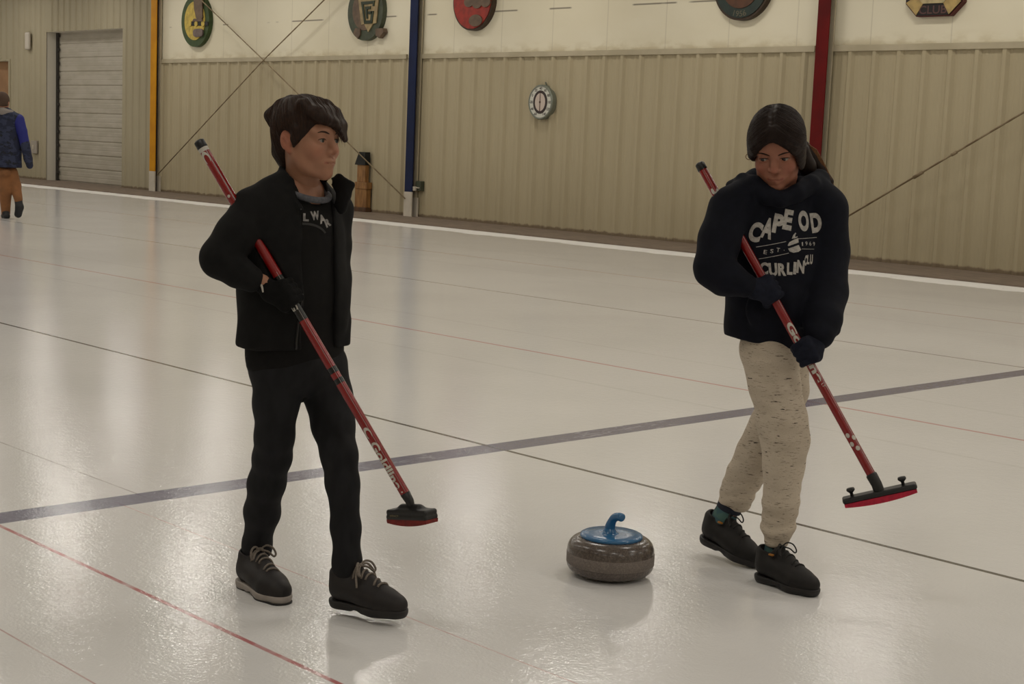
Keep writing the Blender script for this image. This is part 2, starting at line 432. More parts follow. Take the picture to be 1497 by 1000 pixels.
b.build('door_track', mat('dark steel track', (.16, .15, .14), .5), o)
# tan side door at the far end
M_tan = noisy('tan door', (.62, .47, .33), (.56, .42, .29), 2, .6)
b = MB(); b.box((-41.25, YW+.16, .0), (-37.88, YW+.24, 2.99)); tag(b.build('door_2', M_tan), kind='structure')
b = MB(); b.box((-37.93, YW-.02, 0), (-37.84, YW+.2, 3.0)); b.box((-41.2, YW-.02, 2.95), (-37.93, YW+.2, 3.0)); b.box((-41.26, YW-.02, 0), (-41.2, YW+.2, 3.0)); tag(b.build('trim_4', M_panel2), kind='structure')
# steel posts ------------------------------------------------------
M_whitep = noisy('white post paint', (.80, .77, .72), (.74, .71, .65), 3, .5)
def post(px_l, px_r, py, colr, colr2, nm, label, zc):
    Yf = YW-.17; p0, p1 = onY(px_l, py, Yf), onY(px_r, py, Yf); x0, x1 = p0[0], p1[0]; w = x1-x0; cx = (x0+x1)/2
    root = empty('steel_post', (cx, Yf, 0.02), label, 'post'); O = (cx, Yf, .02)
    mp_ = noisy('post paint '+nm, colr, colr2, 2.5, .5, spec=.2)
    b = MB(); b.box((x0, Yf, zc), (x1, Yf+.02, ZC), bev=.003); b.build('column', mp_, root, origin=O)
    b = MB(); b.box((x0, YW-.055, .02), (x1, YW-.035, ZC)); b.build('back_flange', M_trim, root, origin=O)
    b = MB(); b.box((x0-.004, Yf-.004, .02), (x1+.004, Yf+.02, zc)); b.build('lower_sleeve', M_whitep, root, origin=O)
    b = MB(); b.box((x0+.02, YW-.06, .02), (x1+.03, YW-.033, zc-.10)); b.build('back_sleeve', M_whitep, root, origin=O)
    b = MB(); b.box((cx-.012, Yf+.02, .02), (cx+.012, YW-.055, ZC)); b.build('web', mat('shaded web steel '+nm, (.20, .17, .17), .6), root, origin=O)  # shade behind the front flange is put into the web's dark colour
    return x0, x1, Yf
post(218.2, 226.2, 250, (.80, .56, .06), (.74, .50, .05), 'yellow', 'yellow painted steel post with a white foot, beside the roll-up door', .46)
post(591.2, 602.0, 280, (.075, .125, .27), (.065, .105, .23), 'blue', 'blue painted steel post with a white foot, between the green and red crests', .46)
post(1182.6, 1200.2, 216, (.40, .02, .022), (.34, .018, .02), 'red', 'dark red painted steel post behind the girl in the hoodie', .46)
# cross-brace rods
M_rod = noisy('rusty rod', (.57, .51, .40), (.45, .38, .28), 6, .6)
def rod(label, pts, r=.012):
    Y = YW-.195; P = [(x, Y, z) for x, z in pts]
    b = MB(); b.tube(P, r, 8)
    o = b.build('brace_rod', M_rod, smooth=True, origin=P[0]); tag(o, label, 'rod', None)
rod('thin steel brace rod falling from the green oval crest to the blue post', [(-29.5, 4.62), (-26.18, 2.83), (-21.62, .335)])
b = MB(); Yr = YW-.225; b.tube([(-22.9, Yr, 4.65), (-26.18, Yr, 2.83), (-30.16, Yr, .41)], .012, 8)
tag(b.build('brace_rod', M_rod, smooth=True, origin=(-30.16, Yr, .41)), 'thin steel brace rod rising from the foot of the yellow post', 'rod')
b = MB(); b.tube([(-12.55, Yr, .36), (-9.78, Yr, 1.975), (-5.6, Yr, 4.35)], .013, 8)
o = b.build('brace_rod', M_rod, smooth=True, origin=(-12.75, Yr, .24)); tag(o, 'thin steel brace rod rising across the ribbed wall behind the girl', 'rod')
for q0, q1, r_ in (((-11.15, Yr, 1.175), (-11.02, Yr, 1.25), .024), ((-10.62, Yr, 1.484), (-10.55, Yr, 1.525), .022)): b = MB(); b.tube([q0, q1], r_, 8); b.build('turnbuckle', M_rod, o, True, origin=(-12.75, Yr, .24))
# wall crests --------------------------------------------------------
def disc(b, c0, z0, r, y0, y1, mi=0, n=56): b.prism(circ(c0, z0, r, r, n), y0, y1, mi)
def pm(nm, col, r=.55): return noisy(nm, col, tuple(v*.84 for v in col), 9, r, detail=3)
G1, YL, BR, BK, GR = pm('crest green', (.22, .30, .14)), pm('crest yellow', (.78, .68, .30)), pm('crest brown', (.42, .34, .27)), pm('crest black', (.07, .08, .07)), pm('crest grey', (.44, .38, .36))
Yc = YW-.10
# 1: green oval with a broom and a stone
c0, z0 = -28.93, 3.70; root = empty('wall_crest', (c0, Yc, z0), 'round green and yellow wooden crest with a broom and stone, nearest the yellow post', 'crest', 'curling crests on the wall'); O = (c0, Yc, z0)
b = MB(); disc(b, c0, z0, .545, Yc+.0, YW); b.build('rim', G1, root, origin=O, auto=.6)
b = MB(); disc(b, c0, z0, .405, Yc-.012, Yc+.01); b.build('field', YL, root, origin=O, auto=.6)
b = MB(); b.prism(wp([(283.5, -14), (297.5, -14), (296.5, 8), (297, 26), (292, 30), (287.5, 26), (284.5, 12)], Yc-.02), Yc-.04, Yc-.01)
b.prism(wp([(282, 31.5), (284, 27.5), (296, 27), (297.5, 31.5)], Yc-.02), Yc-.0405, Yc-.01); b.build('broom_relief', BR, root, origin=O)
for a, d in ((280, 284.5), (289.5, 294.5), (299.2, 304)): b = MB(); b.prism(wp([(a, 31.5), (d, 31.5), (d, 37.6), (a, 37.6)], Yc-.02), Yc-.026, Yc-.01); b.build('black_block', BK, root, origin=O)
for a in (278, 287, 297): q = onY(a, 34.5, Yc-.02); b = MB(); disc(b, q[0], q[2], .062, Yc-.032, Yc-.01, n=24); b.build('yellow_stud', YL, root, origin=O)
q = onY(290.3, 48, Yc-.02); b = MB(); b.prism([(q[0]+.185*math.copysign(abs(math.cos(a))**.6, math.cos(a)), q[2]+.085*math.copysign(abs(math.sin(a))**.6, math.sin(a))) for a in np.linspace(0, 2*PI, 40, endpoint=False)], Yc-.045, Yc-.01)
b.build('stone_relief', GR, root, origin=O)
# 2: green shield with a G
TA, DG = pm('crest tan', (.66, .58, .42)), pm('crest dark green', (.15, .20, .11)); GG = pm('crest grey green', (.27, .30, .23))
c0, z0 = -23.07, 3.70; root = empty('wall_crest', (c0, Yc, z0), 'round grey green wooden crest with a big letter G and ribbon, beside the blue post', 'crest', 'curling crests on the wall'); O = (c0, Yc, z0)
b = MB(); disc(b, c0, z0, .525, Yc, YW); b.build('rim', GG, root, origin=O, auto=.6)
b = MB(); disc(b, c0, z0+.03, .37, Yc-.010, Yc+.01); b.build('field', BR, root, origin=O, auto=.6)
def zc2(pts): return [(505+x/14.29, y/14.29) for x, y in pts]
b = MB(); b.prism(wp(zc2([(255, -120), (700, -140), (640, 480), (570, 500), (475, 670), (390, 500), (330, 520)]), Yc-.02), Yc-.022, Yc-.005); b.build('shield', TA, root, origin=O)
b = MB()
for pl in ([(330, 40), (615, 12), (600, 125), (570, 128), (575, 72), (375, 95)], [(330, 40), (380, 95), (420, 440), (395, 500)], [(395, 500), (415, 430), (530, 425), (560, 488)], [(560, 488), (520, 430), (540, 235), (592, 230)],
           [(475, 240), (560, 232), (556, 290), (478, 295)], [(410, 140), (530, 130), (525, 190), (460, 195), (470, 390), (440, 392)]):
    b.prism(wp(zc2(pl), Yc-.03), Yc-.038, Yc-.015)
b.build('letter_g', DG, root, origin=O)
b = MB(); b.prism(wp(zc2([(185, 695), (235, 590), (325, 600), (325, 730), (280, 815)]), Yc), Yc-.03, YW-.03); b.build('ribbon_tail', BR, root, origin=O); b = MB(); b.prism(wp(zc2([(650, 600), (800, 590), (818, 668), (722, 800), (655, 740)]), Yc), Yc-.03, YW-.03); b.build('ribbon_tail', BR, root, origin=O)
def wall_text(body, c0, z0, h, Y, mt, name, root, O, bold=.01, sx=1.0, arc=None):
    v, f, dm = text2d(body, 1, bold); k = h/dm[1]; b = MB()
    if arc:
        ang = v[:, 0]*k*sx/arc[0]; r = arc[0]+(-v[:, 1]*k if arc[1] < 0 else v[:, 1]*k)
        if arc[1] < 0: pts = np.stack([arc[2]+r*np.sin(ang), np.full(len(v), Y), arc[3]-r*np.cos(ang)], 1)
        else: pts = np.stack([arc[2]+r*np.sin(ang), np.full(len(v), Y), arc[3]+r*np.cos(ang)], 1)
    else: pts = np.stack([c0+v[:, 0]*k*sx, np.full(len(v), Y), z0+v[:, 1]*k], 1)
    b.add(pts, f); o = b.build(name, mt, root, origin=O); return o
# 3: red crest
RD, DB = pm('crest red', (.62, .16, .10)), pm('crest dark edge', (.24, .17, .11))
c0, z0 = -20.09, 3.79; root = empty('wall_crest', (c0, Yc, z0), 'round red wooden crest with brown marks hung past the blue post', 'crest', 'curling crests on the wall'); O = (c0, Yc, z0)
b = MB(); disc(b, c0, z0, .505, Yc, YW); b.build('rim', DB, root, origin=O, auto=.6)
b = MB(); disc(b, c0, z0, .475, Yc-.012, Yc+.01); b.build('field', RD, root, origin=O, auto=.6)
b = MB(); q = onY(695.3, 30, Yc-.02); b.prism(circ(q[0], q[2], .165, .10, 32), Yc-.03, Yc-.005); b.build('brown_stone', BR, root, origin=O); b = MB()
for a, bb in ((685.5, 3), (697.5, 5), (710, 3)): q = onY(a, bb, Yc-.02); b.prism(circ(q[0], q[2], .12, .085, 28), Yc-.028-.002*(a > 690)-.002*(a > 700), Yc-.005)
b.build('brown_relief', BR, root, origin=O)
# 4: dark teal crest
TE, RB = pm('crest teal', (.13, .19, .17)), pm('crest red brown', (.33, .20, .12))
c0, z0 = -14.28, 3.805; root = empty('wall_crest', (c0, Yc, z0), 'round dark teal wooden crest with a brown centre, hung before the red post', 'crest', 'curling crests on the wall'); O = (c0, Yc, z0)
b = MB(); disc(b, c0, z0, .515, Yc, YW); b.build('edge', DB, root, origin=O, auto=.6)
b = MB(); disc(b, c0, z0, .48, Yc-.012, Yc+.01); b.build('ring', TE, root, origin=O, auto=.6)
b = MB(); disc(b, c0, z0, .345, Yc-.022, Yc); b.build('field', RB, root, origin=O, auto=.6)
M_faint = mat('faint gilt', (.36, .34, .27), .5)
wall_text('1956', 0, 0, .085, Yc-.014, M_faint, 'lettering', root, O, .01, 1.1, (.42, -1, c0, z0))
# 5: eight-sided club badge
c0 = -11.125; z0 = 3.66
def octo(s): return [(c0+s*x, z0+s*z) for x, z in ((-.25, -.405), (.25, -.405), (.42, -.235), (.42, .235), (.25, .405), (-.25, .405), (-.42, .235), (-.42, -.235))]
CR = pm('badge cream', (.72, .66, .50)); TN = pm('badge tan rays', (.70, .60, .38)); BB = pm('badge black', (.09, .07, .07)); RE = pm('badge red edge', (.35, .10, .09))
root = empty('wall_crest', (c0, Yc, z0), 'eight-sided black and tan badge reading CLUB, high on the wall', 'crest', 'curling crests on the wall'); O = (c0, Yc, z0)
b = MB(); b.prism(octo(1.0), Yc+.01, YW); b.build('edge', RE, root, origin=O)
b = MB(); b.prism(octo(.965), Yc-.005, Yc+.02); b.build('border', BB, root, origin=O)
b = MB(); s1, s2 = .96, .60
o1, o2 = octo(s1), octo(s2)
for i in (1, 3, 5, 7): b = MB(); b.prism([o1[i], o1[(i+1) % 8], o2[(i+1) % 8], o2[i]], Yc-.014, Yc); b.build('corner_ray', TN, root, origin=O)
b = MB(); b.prism(octo(.60), Yc-.02, Yc); b.build('field', CR, root, origin=O)
wall_text('CLUB', c0+.0, z0-.322, .105, Yc-.007, mat('badge lettering', (.34, .22, .21), .5), 'lettering', root, O, .012, 1.15)
# dial thermometer
c0, z0, rr = -18.325, 2.09, .285; Yt = YW-.10
root = empty('dial_thermometer', (c0, Yt, z0), 'round white dial thermometer hung on the ribbed metal wall', 'thermometer'); O = (c0, Yt, z0)
M_rim = mat('dull metal rim', (.50, .52, .48), .4, .4); M_face = mat('white dial', (.80, .80, .76), .35); M_dk = mat('dark dial ring', (.20, .15, .15), .4); M_pk = mat('inner dial', (.78, .72, .68), .4)
axY = (np.array([1., 0, 0]), np.array([0, 0, 1.]), np.array([0, -1., 0]))
b = MB(); b.lathe([(0, -.09), (rr, -.09), (rr, -.005), (rr-.012, .012), (rr-.03, .012), (rr-.034, 0)], 56, C=O, ax=axY); b.build('rim', M_rim, root, origin=O, auto=.5)
b = MB(); b.prism(circ(c0, z0, rr-.032, rr-.032, 56), Yt-.003, Yt+.01); b.build('face', M_face, root, origin=O)
b = MB(); b.prism(circ(c0, z0, .165, .19, 48), Yt-.006, Yt); b.build('ring', M_dk, root, origin=O)
b = MB(); b.prism(circ(c0, z0, .118, .145, 48), Yt-.009, Yt-.002); b.build('inner_dial', M_pk, root, origin=O)
b = MB(); b.prism([(c0-.007, z0-.15), (c0+.007, z0-.15), (c0+.004, z0+.17), (c0-.004, z0+.17)], Yt-.014, Yt-.010); disc(b, c0, z0, .016, Yt-.017, Yt-.009, n=20); b.build('needle', mat('needle brown', (.28, .16, .12), .4), root, origin=O)
b = MB()
for i, tx in enumerate(('-60', '-40', '-20', '0', '20', '40', '60', '80', '100', '120', '140')):
    a = math.radians(-90-30-30*i); v, f, dm = text2d(tx, 1, .02); k = .045/dm[1]
    b.add(np.stack([c0+.218*math.cos(a)+v[:, 0]*k, np.full(len(v), Yt-.0045), z0+.222*math.sin(a)+v[:, 1]*k], 1), f)
b.build('numerals', M_dk, root, origin=O)
b = MB(); b.tube([(c0+.05, YW-.02, z0+rr-.01), (c0+.05, YW-.05, z0+rr+.04)], .012, 8); b.build('hanger', M_rim, root, origin=O)
# wooden stand leaning at the wall beyond the boy
Yp = YW-.16
p = lambda x, y: onY(x, y, Yp)
xb0, xb1 = p(517.5, 300)[0], p(535.5, 300)[0]; cxp = (xb0+xb1)/2; O = (cxp, Yp, .02)
W1 = noisy('honey brown wood', (.60, .43, .24), (.48, .33, .17), 6, .55, (3, 3, .6)); W2 = noisy('dark brown wood', (.36, .24, .14), (.28, .18, .10), 6, .6, (3, 3, .6)); M_blk = mat('black rubber', (.035, .035, .035), .6)
root = empty('wooden_stand', O, 'narrow wooden stand with a black tapered top, against the wall behind the boy', 'stand')
w = (xb1-xb0)
b = MB(); b.box((cxp-w*.62, Yp-.02, .02), (cxp+w*.5, Yp+.12, p(526, 303)[2]), bev=.008); b.build('base', W2, root, origin=O)
b = MB(); b.box((cxp-w*.46, Yp, p(526, 303)[2]), (cxp+w*.46, Yp+.11, p(526, 276)[2]), bev=.008); b.box((cxp-w*.36, Yp+.01, p(526, 266)[2]), (cxp+w*.30, Yp+.10, p(526, 241)[2]), bev=.008); b.build('body', W1, root, origin=O)
b = MB(); b.box((cxp-w*.44, Yp-.012, p(526, 276)[2]), (cxp+w*.52, Yp+.118, p(526, 266)[2]), bev=.006); b.build('band', W1, root, origin=O)
za, zb = p(526, 241)[2], p(526, 222)[2]
b = MB(); b.add([(cxp+x*w, Yp+y, z) for z, xs in ((za, (-.50, .33)), (za+.05, (-.44, .33)), (zb, (-.17, .31))) for x, y in ((xs[0], -.01), (xs[1], -.01), (xs[1], .11), (xs[0], .11))],
      [(0, 1, 5, 4), (1, 2, 6, 5), (2, 3, 7, 6), (3, 0, 4, 7), (4, 5, 9, 8), (5, 6, 10, 9), (6, 7, 11, 10), (7, 4, 8, 11), (8, 9, 10, 11), (3, 2, 1, 0)]); b.build('top', M_blk, root, origin=O)
# power outlet by the blue post
Yb = YW-.10; q = onY(610, 272, Yb); O = (q[0], Yb, q[2])
root = empty('power_outlet', O, 'small grey green outlet box with a white plug beside the blue post', 'outlet')
b = MB(); b.box((q[0]-.055, Yb, q[2]-.085), (q[0]+.085, YW, q[2]+.09), bev=.01); b.build('box', mat('grey green box', (.27, .29, .23), .5), root, origin=O)
b = MB(); b.box((q[0]-.085, Yb-.05, q[2]-.09), (q[0]-.005, Yb, q[2]-.01), bev=.012); b.box((q[0]-.02, Yb-.03, q[2]-.04), (q[0]+.07, Yb, q[2]-.02), bev=.005); b.build('plug', M_whitep, root, origin=O)
# small plates on the far sheet metal
q = onY(50, 215, YW-.05); b = MB(); b.box((q[0]-.16, YW-.07, q[2]-.16), (q[0]+.16, YW-.028, q[2]+.16), bev=.008)
o = b.build('switch_plate', mat('grey plate', (.62, .59, .55), .5), origin=(q[0], YW-.03, q[2])); tag(o, 'grey switch plate on the metal wall beyond the person in blue', 'plate')
b = MB(); b.box((q[0]-.03, YW-.085, q[2]-.05), (q[0]+.03, YW-.068, q[2]+.05)); b.build('switch', M_whitep, o, origin=(q[0], YW-.03, q[2]))
q = onY(42, 60, YW-.05); b = MB(); b.box((q[0]-.11, YW-.12, q[2]-.22), (q[0]+.11, YW-.03, q[2]+.22), bev=.05)
tag(b.build('wall_sensor', mat('pale plastic', (.76, .73, .68), .5), origin=(q[0], YW-.04, q[2])), 'pale plastic sensor box high on the metal wall near the roll-up door', 'sensor')
# ceiling lamps
def lamp(x, y, pw):
    ld = bpy.data.lights.new('ceiling_lamp', 'AREA'); ld.shape = 'RECTANGLE'; ld.size = 1.2; ld.size_y = .35; ld.energy = pw; ld.color = (1, .95, .875)
    lo = bpy.data.objects.new('ceiling_lamp', ld); lo.location = (x, y, ZC-.12); COL.objects.link(lo)
PW = 31
for yy in (16.2, 11.2, 6.1, 1.0, -4.1):
    for k in range(15): lamp(-44.0+3.7*k+(.0 if yy != 16.2 else .2), yy, PW*{16.2: .82, 11.2: 1.15, 6.1: .98, 1.0: .74, -4.1: .5}[yy])
w = bpy.data.worlds.new('World'); scene.world = w; w.use_nodes = True; w.node_tree.nodes['Background'].inputs[0].default_value = (.05, .045, .04, 1); w.node_tree.nodes['Background'].inputs[1].default_value = .2
scene.view_settings.view_transform = 'Standard'; scene.view_settings.look = 'None'; scene.view_settings.exposure = 0.0; scene.view_settings.gamma = 1
scene.render.film_transparent = False
scene.cycles.max_bounces = 8; scene.cycles.diffuse_bounces = 5
# ------------------------------------------------------------------ curling stone
sc = gnd(891, 840); SR = .1455
M_gran = mat('dark granite', (.27, .235, .215), .22, spec=.6); t = NT(M_gran)
f = t.noise(t.obj(), 160, 3, .7); f2 = t.noise(t.obj(), 420, 2)
col = t.mix(t.ramp(f, .42, .62), s2l((.29, .255, .235)), s2l((.39, .35, .325))); col = t.mix(t.ramp(f2, .60, .72, 0, .6), col, s2l((.50, .46, .43)))
t.l(col, t.b.inputs['Base Color'])
M_band = mat('struck granite band', (.42, .385, .36), .75); t = NT(M_band); f = t.noise(t.obj(), 240, 3, .7)
t.l(t.mix(t.ramp(f, .4, .65), s2l((.42, .385, .36)), s2l((.52, .48, .455))), t.b.inputs['Base Color'])
M_blue = mat('blue plastic', (.17, .40, .58), .2, spec=.6)
root = empty('curling_stone', sc, 'grey granite curling stone with a blue handle gliding on the ice', 'curling stone'); O = tuple(sc)
prof = [(0, .006, 0), (.062, .006, 0), (.066, .0, 0), (.072, 0.003, 0)]
H = .130
def supr(z0, z1, r_in, r_out, n, up):
    o_ = []
    for i in range(n+1):
        a = PI/2*i/n
        if up: o_.append((r_in+(r_out-r_in)*math.cos(a)**.75, z0+(z1-z0)*math.sin(a)**.9, 0))
        else: o_.append((r_in+(r_out-r_in)*math.sin(a)**.75, z0+(z1-z0)*(1-math.cos(a)**.9), 0))
    return o_
prof += supr(.004, .043, .075, SR-.001, 12, False)
prof[-1] = (prof[-1][0], prof[-1][1], 1)
prof += [(SR, .044, 1), (SR, .078, 1), (SR-.001, .080, 0)] + supr(.080, H, .088, SR-.001, 12, True)[1:] + [(.05, H+.002, 0), (0, H+.002, 0)]
b = MB(); b.lathe(prof, 72, C=O); b.build('body', None, root, True, origin=O, mats=[M_gran, M_band])
b = MB(); b.lathe([(0, H-.004), (.100, H-.004), (.104, H+.001), (.1035, H+.007), (.096, H+.011), (.05, H+.0095), (0, H+.0095)], 64, C=O); b.build('handle_cap', M_blue, root, True, origin=O)
hd = nrm(V(.62, .78, 0))               # the grip points past the camera's shoulder, toward the walking direction
pts = []; rs = []
for i in range(17):
    q = i/16
    a = q*1.72
    hx = -.012+.046*(1-math.cos(a))*.95+ (.020*max(0, q-.6)); hz = H+.004+.070*math.sin(a)/math.sin(PI/2)*1.0
    pts.append(sc+hd*hx+UP*hz); rs.append(.0205-.0065*min(1, q*2.2) if q < .5 else .014)
b = MB(); b.tube(pts, rs, 18); e = pts[-1]; dd = nrm(pts[-1]-pts[-2])
b.tube([e, e+dd*.004, e+dd*.007], [.014, .0115, .006], 18)
b.lathe([(.036, H+.0085), (.029, H+.0105), (.0235, H+.0150), (.0200, H+.023), (.0165, H+.028)], 32, C=(sc[0]-hd[0]*.010, sc[1]-hd[1]*.010, 0))
b.build('handle', M_blue, root, True, origin=O)
# ------------------------------------------------------------------ brooms
M_red = mat('red lacquer', (.50, .055, .055), .22, spec=.6); M_bk = mat('black plastic', (.05, .047, .045), .45); M_bkg = mat('black gloss', (.045, .042, .042), .25)
M_wht = mat('white print', (.74, .72, .68), .5); M_slv = mat('silver print', (.58, .55, .53), .4); M_pink = noisy('hot pink pad', (.72, .10, .22), (.62, .08, .19), 60, .8); M_rpad = noisy('red pad', (.48, .12, .09), (.38, .09, .07), 60, .8)
class Shaft:
    def __init__(s, A, B, toward, r):
        s.A = np.array(A); s.B = np.array(B); s.d = nrm(s.B-s.A); s.L = np.linalg.norm(s.B-s.A); s.r = r
        s.x = nrm(np.array(toward)-s.d*np.dot(toward, s.d)); s.y = np.cross(s.d, s.x)
    def at(s, l): return s.A+s.d*l
    def surf(s, l, arc, r=None):     # l along the shaft, arc round it, 0 facing the viewer side
        r = r or s.r; a = arc/s.r; return s.A+s.d*l+(s.x*math.cos(a)+s.y*math.sin(a))*r
def grid_cut(v, f, step):
    """lettering cut into small faces so that it can be bent round a form"""
    bm = bmesh.new(); vs = [bm.verts.new((p[0], p[1], 0)) for p in v]
    for q in f:
        try: bm.faces.new([vs[i] for i in q])
        except ValueError: pass
    lo, hi = v.min(0), v.max(0)
    for ax in (0, 1):
        c = lo[ax]+step
        while c < hi[ax]:
            co = [0, 0, 0]; co[ax] = c; no = [0, 0, 0]; no[ax] = 1
            bmesh.ops.bisect_plane(bm, geom=bm.verts[:]+bm.edges[:]+bm.faces[:], plane_co=co, plane_no=no); c += step
    bmesh.ops.triangulate(bm, faces=bm.faces[:])
    bm.verts.index_update(); vv = np.array([p.co[:2] for p in bm.verts]); ff = [[q.index for q in p.verts] for p in bm.faces]; bm.free(); return vv, ff
def wrap(b, sh, v, f, l0, arc0, step=.004, lift=.0008):
    vv, ff = grid_cut(np.array(v), f, step); b.add([sh.surf(l0+p[0], arc0-p[1], sh.r+lift) for p in vv], ff)
def crescent(R, n=20):
    v = []; f = []
    for i in range(n+1):
        a = math.radians(35+290*i/n); w_ = .58*math.sin(PI*min(1, max(0, i/n)))**.7+.02
        v += [(R*1.5*math.cos(a), R*.8*math.sin(a)), (R*1.5*(1-w_)*math.cos(a)-.12*R, R*.8*(1-w_)*math.sin(a)+.08*R)]
    for i in range(n): f.append((2*i, 2*i+1, 2*i+3, 2*i+2))
    return np.array(v), f
def dot(r, sx=1.0, n=16): return np.array([(r*sx*math.cos(2*PI*k/n), r*math.sin(2*PI*k/n)) for k in range(n)]), [tuple(range(n))]
def stripe(b, sh, l0, l1, arc, w):
    n = 14; v = []; 
    for i in range(n+1):
        l = l0+(l1-l0)*i/n; v += [sh.surf(l, arc-w/2, sh.r+.0006), sh.surf(l, arc+w/2, sh.r+.0006)]
    b.add(v, [(2*i, 2*i+1, 2*i+3, 2*i+2) for i in range(n)])
def band(b, sh, l0, l1, lift=.0005, n=28):
    v = [sh.surf(l, 2*PI*sh.r*k/n, sh.r+lift) for l in (l0, l1) for k in range(n)]
    b.add(v, [(k, (k+1) % n, n+(k+1) % n, n+k) for k in range(n)])
# ------------------------------------------------------------------ people
class Fig:
    """a standing place on the ice; B() gives a point of the figure seen at a picture position, t metres in front of its upright mid-plane"""
    def __init__(s, P0): s.P0 = np.array(P0, float)
    def B(s, px, py, t=0.0):
        d = ray(px, py); n = -AW
        k = (t+(s.P0-CAM)@n)/(d@n); return CAM+d*k-s.P0
    def m(s, p, n): return n*(RC[2]@(p+s.P0-CAM))/FOC          # n pixels in metres at local point p
    def limb(s, S, pts, k=.02, flat=None, op='u'):
        P = [s.B(*q[:3]) for q in pts]; R = [s.m(p, q[3]) for p, q in zip(P, pts)]
        S.chain(P, R, k, flat, op); return P, R
class Head:
    def __init__(s, C, F, U, sc):
        s.C = np.array(C); s.F = nrm(F); s.U = nrm(np.array(U)-s.F*np.dot(U, s.F)); s.L = np.cross(s.U, s.F); s.s = sc
        s.ax = np.array([s.L, s.F, s.U])
    def p(s, x, y, z): return s.C+s.s*(s.L*x+s.F*y+s.U*z)
    def loc(s, P): return (P-s.C)@s.ax.T/s.s
def face(S, h, slim=1.0, open_=.0055, mouth=0.0):
    p, a, k = h.p, h.ax, h.s
    S.ell(p(0, -.010, .032), np.array([.0735, .093, .082])*k, a, .02)
    S.ell(p(0, .018, -.025), np.array([.064*slim, .070, .078])*k, a, .03)
    for sg in (1, -1):
        S.chain([p(.053*slim*sg, -.004, -.036), p(.040*slim*sg, .030, -.072), p(.009*sg, .066, -.0955)], [.016*k, .0145*k, .014*k], .026)
        S.ell(p(.036*sg, .060, -.030), np.array([.024, .022, .025])*k, a, .02)
        S.ell(p(.034*sg, .073, .0215), np.array([.024, .012, .009])*k, a, .016)
    S.ell(p(0, .070, .030), np.array([.052, .022, .034])*k, a, .02)
    S.ell(p(0, .0755, -.092), np.array([.0155, .013, .013])*k, a, .014)
    S.ell(p(0, .068, -.062), np.array([.032, .024, .022])*k, a, .018)
    for sg in (1, -1):
        S.ell(p(.0315*sg, .0965, .001), np.array([.0185, .0125, .0125])*k, a, .016, 's')
        S.ell(p(.0315*sg, .0735, .0005), np.array([.0165, .0150, .0140])*k, a, .005)
        S.ell(p(.0315*sg, .0905, -.0008), np.array([.0140, .0125, open_])*k, a, .0015, 's')
    S.chain([p(0, .083, .016), p(0, .0955, -.014), p(0, .1045, -.0285)], [.0075*k, .0082*k, .0105*k], .012)
    for sg in (1, -1):
        S.ell(p(.0115*sg, .0915, -.0325), np.array([.0085, .0105, .0078])*k, a, .007)
        S.ell(p(.0065*sg, .0985, -.0405), np.array([.0036, .0050, .0034])*k, a, .002, 's')
    S.chain([p(-.0225, .0775, -.0628), p(-.008, .0890, -.0578), p(0, .0898, -.0585), p(.008, .0890, -.0578), p(.0225, .0775, -.0628)], [.0030*k, .0056*k, .0052*k, .0056*k, .0030*k], .010)
    S.chain([p(-.0195, .0780, -.0660), p(0, .0870, -.0700-mouth), p(.0195, .0780, -.0660)], [.0032*k, .0064*k, .0032*k], .010)
    S.chain([p(-.0190, .0885, -.0645), p(0, .0980, -.0636-mouth*.5), p(.0190, .0885, -.0645)], [.0006*k, .0014*k+mouth*.5, .0006*k], .003, None, 's')
    S.ell(p(0, .1005, -.048), np.array([.0035, .008, .006])*k, a, .005, 's')
    for sg in (1, -1):                     # ears
        e = p(.0745*sg, -.014, -.004)
        ea = np.array([nrm(h.L*sg*.98+h.F*.12), nrm(h.F*.98-h.L*sg*.12), h.U])
        S.ell(e+h.U*.004*k, np.array([.0080, .0205, .0310])*k, ea, .004)
        S.ell(p(.0715*sg, -.006, -.030), np.array([.006, .0095, .010])*k, ea, .006)
        S.ell(e+ea[0]*.0095*k+ea[1]*.003*k+h.U*.003*k, np.array([.0070, .0120, .0205])*k, ea, .003, 's')
        S.chain([e+ea[0]*.005*k+ea[1]*.006*k-h.U*.004*k, e+ea[0]*.006*k-ea[1]*.004*k+h.U*.012*k], [.0032*k, .0028*k], .004)
def skin_mat(nm, base, lip, flush):
    m_ = mat(nm, base, .5, spec=.35); m_.node_tree.nodes['Principled BSDF'].inputs['Subsurface Weight'].default_value = .08
    m_.node_tree.nodes['Principled BSDF'].inputs['Subsurface Radius'].default_value = (.02, .008, .004)
    t = NT(m_); at = t.new('ShaderNodeAttribute'); at.attribute_name = 'tone'
    sp_ = t.new('ShaderNodeSeparateColor'); t.l(at.outputs['Color'], sp_.inputs[0])
    f = t.noise(t.obj(), 60, 3)
    c = t.mix(t.ramp(f, .3, .7, 0, .5), s2l(base), s2l(tuple(v*.95 for v in base)))
    c = t.mix(sp_.outputs[1], c, s2l(flush)); c = t.mix(sp_.outputs[0], c, s2l(lip)); t.l(c, t.b.inputs['Base Color']); return m_
def seg_d(P, pts):
    d = np.full(len(P), 9.0)
    for a, b in zip(pts[:-1], pts[1:]):
        a = np.array(a); b = np.array(b); ba = b-a; h = np.clip(((P-a)@ba)/(ba@ba), 0, 1); d = np.minimum(d, np.linalg.norm(P-a-h[:, None]*ba, axis=1))
    return d
